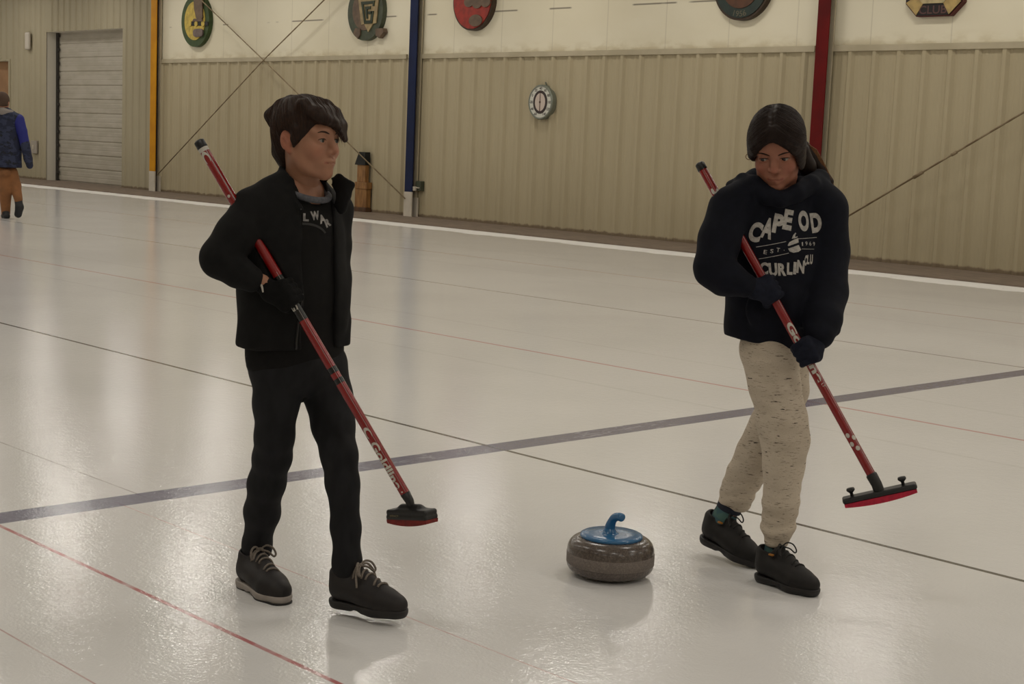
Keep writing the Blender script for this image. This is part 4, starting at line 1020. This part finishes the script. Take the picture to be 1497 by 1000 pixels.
def broom_head(root, O, J, ax, dn, side, ln, wd, th, padc, slim, knobs):
    """J: where the shaft meets the head; ax: long axis, dn: downward normal, side: across"""
    M4 = lambda l, s_, z: J+ax*l+side*s_+dn*z
    S = Sdf(.0026)
    hl = ln/2
    S.boxcut(M4(0, 0, .018+th/2), np.array([hl, wd/2, th/2]), np.array([ax, side, dn]), .004, 'u', .007)
    if not slim: S.boxcut(M4(0, 0, .018+th+.006), np.array([hl*1.0, wd/2*1.04, .008]), np.array([ax, side, dn]), .003, 'u', .006); S.cone(M4(-hl*.4, 0, .016), M4(hl*.4, 0, .016), .012, .012, .02)
    v, f = S.mesh(1); fastmesh('head', v-np.array(O), f, M_bk, root)
    b = MB(); zt = .018+th+(.0 if slim else .013); n = 16; V_ = []
    for i in range(n+1):
        q = -1+2*i/n; l = q*hl*(.985 if not slim else .97); dz = (.016 if slim else .0145)*(1-.55*q*q)+.003
        w0 = wd/2*(.98 if slim else .96)
        V_ += [M4(l, -w0, zt-.001), M4(l, w0, zt-.001), M4(l, w0*.94, zt+dz), M4(l, -w0*.94, zt+dz)]
    F = [(0, 1, 2, 3), (4*n+3, 4*n+2, 4*n+1, 4*n)]
    for i in range(n):
        for j in range(4): F.append((4*i+j, 4*i+4+j, 4*i+4+(j+1) % 4, 4*i+(j+1) % 4))
    b.add(V_, F); b.build('pad', padc, root, True, O, auto=.7)
    for s_ in knobs:
        b = MB(); c = M4(s_*hl, 0, .018); b.lathe([(.0055, -.001), (.0050, .010), (.0125, .017), (.0135, .021), (.0115, .0255), (0, .0265)], 24, C=c, ax=(ax, side, -dn)); b.build('knob', M_bk, root, True, O)
dn = nrm(V(.12, .10, -1)); axh = nrm(V(.80, .60, 0)-dn*np.dot(V(.80, .60, 0), dn)); sdh = np.cross(dn, axh)
J = sh.at(L0+.006)
b = MB(); b.tube([sh.at(fy(721)), sh.at(fy(733)), J+dn*.012, J+dn*.024], [.0150, .0125, .0115, .0125], 20); b.build('socket', M_bk, bb, True, O)
broom_head(bb, O, J+dn*-.002, axh, dn, sdh, .150, .056, .016, M_rpad, False, ())
b = MB()
v, f, dm = text2d('IMPACT', 1, .0); c = J+dn*.032-sdh*.0*1
sgn = -1 if np.dot(sdh, -AW) < 0 else 1
v2 = v/dm[1]*.0055
b.add([J+dn*(.033-y)+axh*(-.040+x*1.2)+sdh*sgn*.0305 for x, y in v2], f); b.build('head_lettering', mat('gold print', (.50, .45, .33), .5), bb, False, O)
# ------------------------------------------------------------------ the girl
M_hood = noisy('navy fleece', (.060, .068, .110), (.048, .055, .092), 40, .85, spec=.2, bump=.15, dist=.004)
M_glvn = noisy('navy knit', (.105, .115, .165), (.085, .093, .138), 90, .9, spec=.2)
M_sweat = mat('oatmeal heather', (.72, .67, .60), .9, spec=.15); t = NT(M_sweat)
v = t.obj((1, 1, 6.5)); f1 = t.noise(v, 25, 3, .62); f2 = t.noise(t.obj((1, 1, 6)), 44, 2, .6); f3 = t.noise(t.obj(), 420, 2); f4 = t.noise(t.obj((1, 1, 3)), 8, 2)
c = t.mix(t.ramp(f3, .3, .7, 0, .6), s2l((.79, .74, .67)), s2l((.72, .67, .605)))
c = t.mix(t.ramp(f4, .35, .7, 0, .35), c, s2l((.62, .57, .505)))
c = t.mix(t.ramp(f2, .58, .70, 0, .6), c, s2l((.46, .41, .36))); c = t.mix(t.ramp(f1, .63, .70, 0, .95), c, s2l((.17, .145, .13)))
t.l(c, t.b.inputs['Base Color']); t.bump(f3, .25, .002)
M_shoeg = noisy('black mesh shoe', (.110, .098, .095), (.085, .075, .074), 40, .65, spec=.35); M_soleg = noisy('black rubber sole', (.10, .082, .08), (.08, .068, .066), 20, .55)
M_laceg = mat('black lace', (.055, .052, .05), .7); M_gold = mat('gold tab', (.62, .40, .12), .4)
M_sock = mat('teal sock', (.26, .37, .39), .9); t = NT(M_sock); f = t.noise(t.obj((1, 1, 2)), 22, 3)
c = t.mix(t.ramp(f, .45, .55), s2l((.24, .36, .385)), s2l((.28, .40, .38))); c = t.mix(t.ramp(t.noise(t.obj(), 16, 2), .60, .64), c, s2l((.10, .14, .20))); t.l(c, t.b.inputs['Base Color'])
M_sockn = noisy('navy sock cuff', (.12, .14, .20), (.10, .12, .17), 120, .9)
gf = Fig((-3.088, 4.105, 0)); B = gf.B
girl = empty('person', gf.P0, 'girl in a navy hoodie and oatmeal sweatpants looking down and carrying a red broom', 'person')
yg = math.radians(14); FG = V(math.sin(yg), math.cos(yg), 0); LG = np.cross(UP, FG)
yh, ph = math.radians(-14), math.radians(24)
hg = Head(B(1136, 216, .075), V(math.sin(yh)*math.cos(ph), math.cos(yh)*math.cos(ph), -math.sin(ph)), UP*math.cos(ph)+V(math.sin(yh)*math.sin(ph)-.075, math.cos(yh)*math.sin(ph), 0), 1.06)
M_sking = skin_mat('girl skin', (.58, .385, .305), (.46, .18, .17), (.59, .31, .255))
gshA = B(1023, 240, .03); gshB = B(1281, 707, .345)
S = Sdf(.0021); face(S, hg, .95, .0042)
S.chain([hg.p(0, -.025, -.045), B(1143, 265, .0), B(1141, 300, -.02)], [.050, .046, .055], .025)
hv, hf = S.mesh(2)
S = Sdf(.009)
S.chain([B(1140, 305, 0), B(1135, 400, 0), B(1128, 505, 0)], [.10, .105, .100], .04, (FG, .75))
gf.limb(S, [(1072, 312, .05, 20), (1044, 392, .13, 17), (1100, 420, .185, 11)], .01)
gf.limb(S, [(1202, 312, .0, 20), (1206, 430, .06, 17), (1188, 500, .19, 11)], .01)
gf.limb(S, [(1122, 520, .04, 26), (1145, 650, .10, 18), (1133, 800, .08, 10), (1128, 828, .07, 11)], .02)
gf.limb(S, [(1152, 520, -.03, 26), (1118, 640, -.06, 18), (1064, 750, -.17, 12), (1052, 778, -.18, 12)], .02)
cv, cf = S.mesh(2)
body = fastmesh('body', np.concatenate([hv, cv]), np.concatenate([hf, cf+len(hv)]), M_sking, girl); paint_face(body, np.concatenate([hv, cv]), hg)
M_hairg = hair_mat('dark brown long hair', (.100, .060, .043), (.132, .080, .056))
for sg in (1, -1): eye(girl, hg, sg, (-.28, .94, -.12), (.16, .10, .07), 'brown iris')
for sg in (1, -1): brow(girl, hg, sg, M_hairg, .000, -.003, (hv, hf)); lashes(girl, hg, sg, (hv, hf), .0044, M_hairg)
p, a, k = hg.p, hg.ax, hg.s
S = Sdf(.0026)
S.ell(p(0, -.014, .040), np.array([.0850, .1040, .0880])*k, a, .02)
S.ell(p(0, -.055, -.020), np.array([.072, .055, .072])*k, a, .025)
S.ell(p(.064, .014, -.008), np.array([.024, .056, .072])*k, a, .02); S.ell(p(-.064, .012, .014), np.array([.022, .054, .048])*k, a, .02)
S.ell(p(0, .030, .046), np.array([.072, .0715, .064])*k, a, .02)
for sg in (1, -1): S.chain([p(.004*sg, .078, .085), p(.030*sg, .083, .056), p(.053*sg, .073, .024), p(.068*sg, .046, .000)], [.011*k, .0115*k, .0115*k, .011*k], .02)
S.chain([p(-.004, .130, .062), p(-.003, .130, .024), p(-.001, .125, .000), p(0, .120, -.030), p(0, .110, -.100)], [.003*k, .028*k, .047*k, .061*k, .085*k], .014, (hg.F, 3.5), 's')
gf.limb(S, [(1174, 216, -.06, 11), (1186, 230, -.075, 9), (1200, 249, -.08, 8), (1212, 266, -.085, 7)], .012)
gf.limb(S, [(1172, 222, -.03, 12), (1180, 243, -.03, 12), (1186, 262, -.05, 10)], .012)
def comb(P):
    q = hg.loc(P); th = np.arctan2(q[:, 0], q[:, 2]-.01+.25*(q[:, 1]+.02)); r = np.hypot(q[:, 0], q[:, 2])
    return .0003*(np.sin(34*th+25*r)+.7*np.sin(71*th-20*q[:, 1]))*np.clip(r/.05, 0, 1)
S.chain([p(-.006, y_, z_) for y_, z_ in ((.066, .1045), (.050, .1135), (.030, .1222), (0, .1295), (-.05, .1250))], [.0022*k, .0032*k, .0036*k, .0038*k, .0036*k], .014, None, 's')
S.disp = comb
hr, hrv, hrf = S.build('hair', M_hairg, girl, 1)
M_hairg2 = hair_mat('brown strands', (.115, .075, .057), (.145, .094, .07)); pt = nrm((.55, -.85, -.15)); paths = []
for i in range(560):
    sd_ = 1 if i % 2 else -1; wq = rng.uniform(0, 1)**.8; yy = .95*wq-.35*(1-wq); st = nrm((.03*sd_-.03, yy, math.sqrt(1-yy*yy))); md = np.array([sd_*1.0, .05+.95*wq+.08*rng.normal(), .36-.62*wq+.08*rng.normal()]); pp = pt if sd_ > 0 else nrm((-.45, -.85, -.15)); t0 = rng.uniform(0, .35); t1 = t0+rng.uniform(.3, .5)
    paths.append([st*(1-q)**2+md*2*q*(1-q)+pp*q*q for q in np.linspace(t0, min(1, t1), 18)])
strands(hr, (hrv, hrf), hg, paths, M_hairg2, .0008)
M_hairl = hair_mat('lit brown hair', (.46, .31, .19), (.36, .24, .15))  # light on the ponytail wisps is put into this paler brown
b = MB()
for i in range(9):
    o_ = i*1.1; b.tube([B(1177+o_*.4, 213-o_*.3, -.045), B(1187+o_*.7, 221-o_*.2, -.055), B(1197+o_*.6, 236-o_*.1, -.065), B(1207+o_*.45, 252+o_*.1, -.07), B(1217+o_*.2, 268+o_*.2, -.075)], [.002, .0030, .0030, .0026, .001], 7)
b.build('ponytail', M_hairl, hr, True)
b = MB(); c0 = B(1095, 229, .10); b.tube([c0+V(.0105*math.cos(q), 0, .0095*math.sin(q)) for q in np.linspace(.5, 6.2, 18)]+[B(1103, 226, .10), B(1106, 218, .09)], .0011, 6); b.build('loose_curl', M_hairl, hr, True)
# hoodie
S = Sdf(.0052)
S.chain([B(1138, 318, 0), B(1136, 360, 0), B(1132, 420, .0), B(1129, 475, 0), B(1130, 535, 0)], [.140, .152, .158, .160, .150], .03, (FG, .74))
gf.limb(S, [(1120, 283, .02, 24), (1090, 292, .04, 28), (1070, 305, .06, 31)], .03)
gf.limb(S, [(1160, 283, .0, 24), (1190, 288, .0, 28), (1205, 305, .0, 32)], .03)
gf.limb(S, [(1068, 306, .06, 32), (1052, 350, .10, 31), (1044, 390, .135, 29)], .02)
gf.limb(S, [(1044, 391, .135, 29.5), (1066, 408, .170, 26), (1089, 417, .190, 20)], .012)
gf.limb(S, [(1033, 402, .14, 15), (1052, 420, .16, 12)], .012)
gf.limb(S, [(1204, 305, .0, 33), (1209, 370, .0, 30), (1207, 428, .06, 31)], .02)
gf.limb(S, [(1207, 428, .06, 32), (1203, 465, .14, 28), (1197, 488, .185, 22)], .012)
gf.limb(S, [(1215, 480, .16, 11), (1222, 484, .16, 5)], .01)
# the hood lying round the neck
gf.limb(S, [(1069, 270, -.04, 7), (1086, 264, .02, 11), (1103, 270, .07, 13), (1124, 287, .115, 13), (1142, 292, .12, 13), (1164, 283, .10, 14), (1184, 270, .05, 15), (1197, 264, -.03, 15), (1186, 262, -.11, 16), (1150, 258, -.15, 18), (1105, 262, -.12, 16), (1072, 269, -.06, 8)], .010)
gf.limb(S, [(1140, 275, -.10, 26), (1150, 300, -.10, 30)], .03)
gf.limb(S, [(1066, 272, -.03, 6), (1085, 276, .02, 10), (1110, 290, .06, 12)], .02)
gf.limb(S, [(1152, 452, .125, 30), (1115, 452, .120, 28)], .03, (FG, .35))
S.cone(hg.p(0, -.02, -.05), B(1140, 282, .03), .056, .050, .006, None, 's')
S.half(B(1130, 505, .10), nrm(-UP-V(.10, 0, 0)), .006, list(B(1130, 505, 0)-np.array([.19, .19, .2])), list(B(1130, 505, 0)+np.array([.13, .19, .05])))
S.cone(gshA, gshB, .0150, .0150, .004, None, 's')
wf = cloth_wrinkle(26, .0055, 15)
S.disp = wf
hd_, dv, df = S.build('hoodie', M_hood, girl, 2)
M_hp = noisy('cream print', (.70, .68, .655), (.60, .585, .565), 90, .8)
def zz(x, y): return 1090+x/7.692, 290+y/7.692
its = []
for ch, x, y, w_, h_, r in (('C', 172, 388, 112, 232, -17), ('A', 288, 342, 108, 238, -15), ('P', 398, 290, 108, 220, -13), ('E', 503, 245, 98, 232, -12), ('O', 684, 258, 128, 232, 2), ('D', 830, 280, 112, 225, 6)):
    q = zz(x, y); its.append(letter(ch, q[0], q[1], w_/7.692, h_/7.692, r, .055))
for ch, x, y, w_, h_, r in (('C', 236, 795, 80, 140, -4), ('U', 322, 803, 84, 146, 2), ('R', 414, 802, 86, 140, 0), ('L', 497, 792, 62, 136, -3), ('I', 555, 785, 34, 138, -5), ('N', 625, 770, 94, 146, -7), ('C', 688, 700, 30, 120, -6), ('L', 722, 692, 34, 105, -5), ('U', 762, 690, 36, 110, -3)):
    q = zz(x, y); its.append(letter(ch, q[0], q[1], w_/7.692, h_/7.692, r, .05))
for ch, x, y, w_, h_, r in (('E', 252, 610, 32, 46, -8), ('S', 315, 597, 30, 46, -8), ('T', 378, 582, 34, 46, -8), ('.', 440, 585, 8, 8, 0), ('1', 650, 515, 14, 42, 0), ('9', 700, 510, 26, 44, 0), ('6', 750, 512, 26, 44, 2), ('9', 800, 518, 26, 44, 4)):
    q = zz(x, y); its.append(letter(ch, q[0], q[1], w_/7.692, h_/7.692, r, .01))
for l in ((168, 557, 465, 487, 6), (190, 690, 490, 616, 6), (605, 456, 840, 446, 6), (640, 570, 800, 576, 5)):
    q0, q1 = zz(l[0], l[1]), zz(l[2], l[3]); its.append(bar(q0[0], q0[1], q1[0], q1[1], l[4]/7.692))
its.append(poly([zz(*q) for q in [(480, 530), (500, 495), (560, 462), (605, 448), (605, 498), (490, 537)]][::-1]))
its.append(poly([zz(*q) for q in [(484, 566), (605, 525), (632, 580), (600, 602), (540, 612), (500, 598)]][::-1]))
its.append(poly([zz(*q) for q in [(530, 455), (548, 415), (575, 388), (585, 395), (570, 418), (572, 438), (596, 428), (596, 440), (560, 452)]][::-1]))
print_on('hoodie_lettering', its, M_hp, hd_, gf, (dv, df), B(1156, 350, .12), FG, .0022, .010)
# sweatpants
S = Sdf(.0046)
S.ell(B(1132, 510, 0), (.118, .105, .10), np.array([LG, FG, UP]), .03)
gf.limb(S, [(1124, 515, .045, 41), (1133, 565, .065, 37), (1143, 615, .09, 37), (1148, 642, .10, 34.5), (1146, 680, .10, 30), (1141, 735, .09, 26.5), (1137, 767, .085, 24.5)], .016)
gf.limb(S, [(1136.5, 772, .083, 18), (1135, 806, .08, 16.5)], .005)
gf.limb(S, [(1137, 762, .085, 25), (1137, 769, .085, 25.5)], .006)
gf.limb(S, [(1148, 520, -.03, 36), (1149, 570, -.04, 33), (1128, 620, -.05, 31), (1105, 662, -.09, 29.5), (1090, 695, -.13, 27), (1078, 722, -.155, 24), (1073, 732, -.165, 21.5), (1069, 744, -.17, 18)], .012)
gf.limb(S, [(1079, 715, -.15, 25), (1077, 724, -.155, 24.5)], .006)
w1 = cloth_wrinkle(28, .0042, 21, 5, 1.4)
za, zb_ = B(1137, 770, .1)[2], B(1137, 700, .1)[2]
def wsw(P):
    low = np.clip((zb_+.06-P[:, 2])/(.22), 0, 1)
    return w1(P)+.0022*low*np.sin(150*P[:, 2]+3*np.sin(22*P[:, 0]+9*P[:, 1])+14*P[:, 0])
S.disp = wsw
S.half(B(1070, 739, -.17), nrm(V(-.30, -.1, -1)), .004, list(B(1068, 748, -.17)-np.array([.10, .10, .08])), list(B(1068, 748, -.17)+np.array([.10, .10, .03])))
S.half(B(1136, 798, .08), -UP, .004, list(B(1136, 800, .08)-np.array([.08, .08, .08])), list(B(1136, 800, .08)+np.array([.08, .08, .02])))
S.build('sweatpants', M_sweat, girl, 2)
# gloves
d0 = nrm(gshB-gshA)
for fr, pdv, wrp, wr_px, sgn in ((428, V(-.25, .92, .25), 205, (1095, 418, .188, 20), -1), (521, V(.75, .62, .1), 205, (1191, 503, .20, 20), 1)):
    G = gshA+(gshB-gshA)*((fr-240)/(707-240)); S = Sdf(.0024)
    w_, pos = grip(S, G, d0*sgn, pdv, wrap_=wrp, rf=.0102, spread=.0205)
    wr = B(*wr_px[:3])
    S.chain([pos(0, -30, .026), (pos(0, -50, .036)+wr)/2, wr], [.029, .028, .027], .02)
    S.cone(gshA, gshB, .0140, .0140, .002, None, 's'); S.build('glove', M_glvn, girl, 2)
# shoes and socks
KG = 1.02; gparts = shoe_parts(.262*KG); gl_ = shoe_laces(KG, .0024, gparts, 5, True, False)
P = gnd(1107, 846)-gf.P0
s1, M1 = shoe(girl, P, V(.64, .77, 0), 0, (M_shoeg, M_soleg, M_laceg), gparts, gl_)
P2 = gnd(1025, 789, .050)-gf.P0
s2, M2 = shoe(girl, P2, V(.72, .69, 0), 0, (M_shoeg, M_soleg, M_laceg), gparts, gl_, pitch=.20)
for s_, M_, P_ in ((s1, M1, P), (s2, M2, P2)):
    b = MB(); b.box((.029*KG, .072*KG, .101*KG), (.039*KG, .090*KG, .107*KG), bev=.002); mobj('lace_tab', np.array(b.v)@M_.T+P_, b.f, M_gold, s_, True)
S = Sdf(.0035); gf.limb(S, [(1135, 780, .08, 14.5), (1132, 810, .075, 15.5), (1129, 826, .07, 15.5)], .01); S.build('sock', M_sock, girl, 1)
S = Sdf(.0035); gf.limb(S, [(1071, 725, -.165, 15), (1058, 758, -.178, 17.5), (1051, 778, -.185, 17)], .01); sk, _, _ = S.build('sock', M_sock, girl, 1)
S = Sdf(.0030); q0, q1 = B(1069, 736, -.17), B(1065, 745, -.173); S.cone(q0, q1, gf.m(q0, 18.8), gf.m(q0, 18.6), .004)
dr = nrm(q1-q0); S.half(q0+dr*.002, -dr, .002); S.half(q1+dr*.002, dr, .002); S.build('sock_cuff', M_sockn, sk, 1)
# her broom
A_, B_ = gshA+gf.P0, gshB+gf.P0; L0 = np.linalg.norm(B_-A_)
gb = empty('curling_broom', B_, 'red curling broom with white spots and a hot pink pad, held by the girl', 'broom'); O = tuple(B_)
sh = Shaft(A_, B_, V(-.15, 1, .1), .0142); fy = lambda y: (y-240)/(707-240)*L0
b = MB(); b.tube([sh.at(fy(246)), sh.at(fy(697))], sh.r, 32); b.build('shaft', M_red, gb, True, O, auto=.6)
b = MB(); b.tube([sh.at(-.005), sh.at(0.0), sh.at(.020), sh.at(.022)], [.011, .0158, .0164, .0152], 28); b.build('end_cap', M_bk, gb, True, O)
b = MB()
for y, arc in ((281, .006), (284, -.010), (287, -.002)): v, f = dot(.0052, 2.0); wrap(b, sh, v, f, fy(y), arc)
v, f, dm = text2d('Goldline', 1, .045); lt = fy(563)-fy(478); wrap(b, sh, np.stack([v[:, 0]/dm[0]*lt, v[:, 1]/dm[1]*.024], 1), f, fy(520), -.003)
for y, arc in ((638, .006), (643.5, -.0085), (650, .0075), (657.5, -.003)): v, f = dot(.0063, 1.25); wrap(b, sh, v, f, fy(y), arc)
v, f, dm = text2d('LT', 1, .0); kk = .009/dm[1]; wrap(b, sh, v*kk, f, fy(568), -.004)
b.build('lettering', M_wht, gb, False, O)
b = MB(); stripe(b, sh, fy(250), fy(695), -.0015 if False else -.0105, .0011); stripe(b, sh, fy(250), fy(278), .002, .0010); b.build('pinstripe', M_slv, gb, False, O)
axh = nrm(V(.94, .18, .30)); dn = nrm(V(.28, .05, -.95)-axh*np.dot(V(.28, .05, -.95), axh)); sdh = np.cross(dn, axh)
J = sh.at(fy(711))
b = MB(); b.tube([sh.at(fy(693)), sh.at(fy(695)), sh.at(fy(708)), J+dn*.012, J+dn*.022], [.0150, .0178, .0168, .0170, .0185], 24); b.build('socket', M_bk, gb, True, O)
broom_head(gb, O, J+dn*-.006, axh, dn, sdh, .232, .052, .018, M_pink, True, (-.72, .66))
# ------------------------------------------------------------------ the person walking away at the far end
kf = Fig(gnd(9, 319)); B = kf.B
man = empty('person', kf.P0, 'person seen from behind in a blue camouflage jacket and tan trousers', 'person')
M_camo = mat('blue camouflage', (.08, .11, .22), .8); t = NT(M_camo); f = t.noise(t.obj((1, 1, 1.6)), 9, 3); f2 = t.noise(t.obj((1, 1, 1.6)), 14, 2)
c = t.mix(t.ramp(f, .50, .53), s2l((.075, .10, .20)), s2l((.14, .17, .27))); c = t.mix(t.ramp(f2, .58, .61), c, s2l((.045, .055, .11))); t.l(c, t.b.inputs['Base Color'])
M_royal = mat('royal blue sleeve', (.06, .085, .42), .7); M_tanp = noisy('tan trousers', (.52, .34, .19), (.46, .30, .165), 8, .8)
M_lgrey = mat('pale grey fleece', (.50, .47, .45), .9); M_dshoe = mat('black boots', (.055, .06, .075), .6); M_skk = mat('skin far', (.62, .43, .34), .6); M_shair = mat('cropped brown hair', (.27, .19, .14), .8)
S = Sdf(.010); S.ell(B(3, 149.5, 0), np.array([.088, .105, .135]), None, .02)
kf.limb(S, [(3, 158, 0, 6.5), (3, 170, 0, 7)], .02); kf.limb(S, [(3, 178, 0, 9), (3, 238, 0, 9)], .03)
kf.limb(S, [(31, 182, 0, 4), (37, 210, .02, 4), (42, 236, .02, 3)], .02); kf.limb(S, [(-24, 182, 0, 4), (-33, 210, 0, 4.5), (-36, 246, 0, 4)], .02)
kf.limb(S, [(8, 245, 0, 5), (9, 310, 0, 3.5)], .02); kf.limb(S, [(17, 250, 0, 4), (24, 275, .0, 4), (27, 294, .08, 3.5)], .02)
for sg in (1, -1): S.ell(B(3+8.8*sg, 150, .02), (.016, .02, .032), None, .01)
S.build('body', M_skk, man, 2)
S = Sdf(.010); S.ell(B(3, 146.5, .015), np.array([.098, .110, .125]), None, .02); S.half(B(3, 156, 0), nrm(-UP+AW*.0), .01); S.build('hair', M_shair, man, 1)
S = Sdf(.010); kf.limb(S, [(-12, 166, 0, 5.5), (3, 163.5, -.06, 5), (3, 163.5, .08, 6), (16, 166, .02, 5.5)], .03); S.build('collar', M_lgrey, man, 1)
S = Sdf(.011)
S.chain([B(3, 180, 0), B(3, 215, 0), B(3, 256, 0)], [.24, .275, .30], .04, (AW, .58))
kf.limb(S, [(3, 171, 0, 12), (24, 174, 0, 8.5)], .04); kf.limb(S, [(3, 171, 0, 12), (-18, 174, 0, 8.5)], .04)
kf.limb(S, [(-20, 175, 0, 8), (-31, 210, .0, 7.5), (-37, 240, .0, 6)], .03)
S.half(B(3, 244.5, 0), -UP, .01); S.disp = cloth_wrinkle(14, .012, 31)
jk2, _, _ = S.build('jacket', M_camo, man, 2)
S = Sdf(.010); kf.limb(S, [(27, 175, .0, 8.5), (32, 192, .02, 7.5), (37, 213, .03, 6.8)], .02); S.build('sleeve', M_royal, jk2, 1)
S = Sdf(.010); kf.limb(S, [(36.5, 210, .03, 7.0), (41, 232, .03, 6.2), (43.5, 242, .03, 5)], .02); S.build('cuff', M_camo, jk2, 1)
S = Sdf(.010); S.ell(B(4, 252, 0), (.19, .10, .08), None, .03)
kf.limb(S, [(6, 252, .0, 10), (8, 280, .02, 9), (8.5, 311, .0, 6.5)], .03); kf.limb(S, [(17, 252, -.02, 8.5), (23, 272, -.02, 8), (27, 292, .10, 6.2)], .03)
kf.limb(S, [(-5, 252, 0, 9), (4, 276, 0, 8)], .03)
S.disp = cloth_wrinkle(16, .010, 33); S.build('trousers', M_tanp, man, 2)
S = Sdf(.008); kf.limb(S, [(8.5, 311, .02, 5.5), (7, 315.5, -.05, 5), (10, 316, .05, 4.8)], .02); S.half(np.array([0, 0, .0]), -UP, .005); S.build('shoe', M_dshoe, man, 1)
S = Sdf(.008); kf.limb(S, [(27, 294, .10, 5.8), (28.5, 303, .14, 6.0), (26.5, 313, .13, 5.6)], .02, (AW, .75)); S.build('shoe', M_dshoe, man, 1)
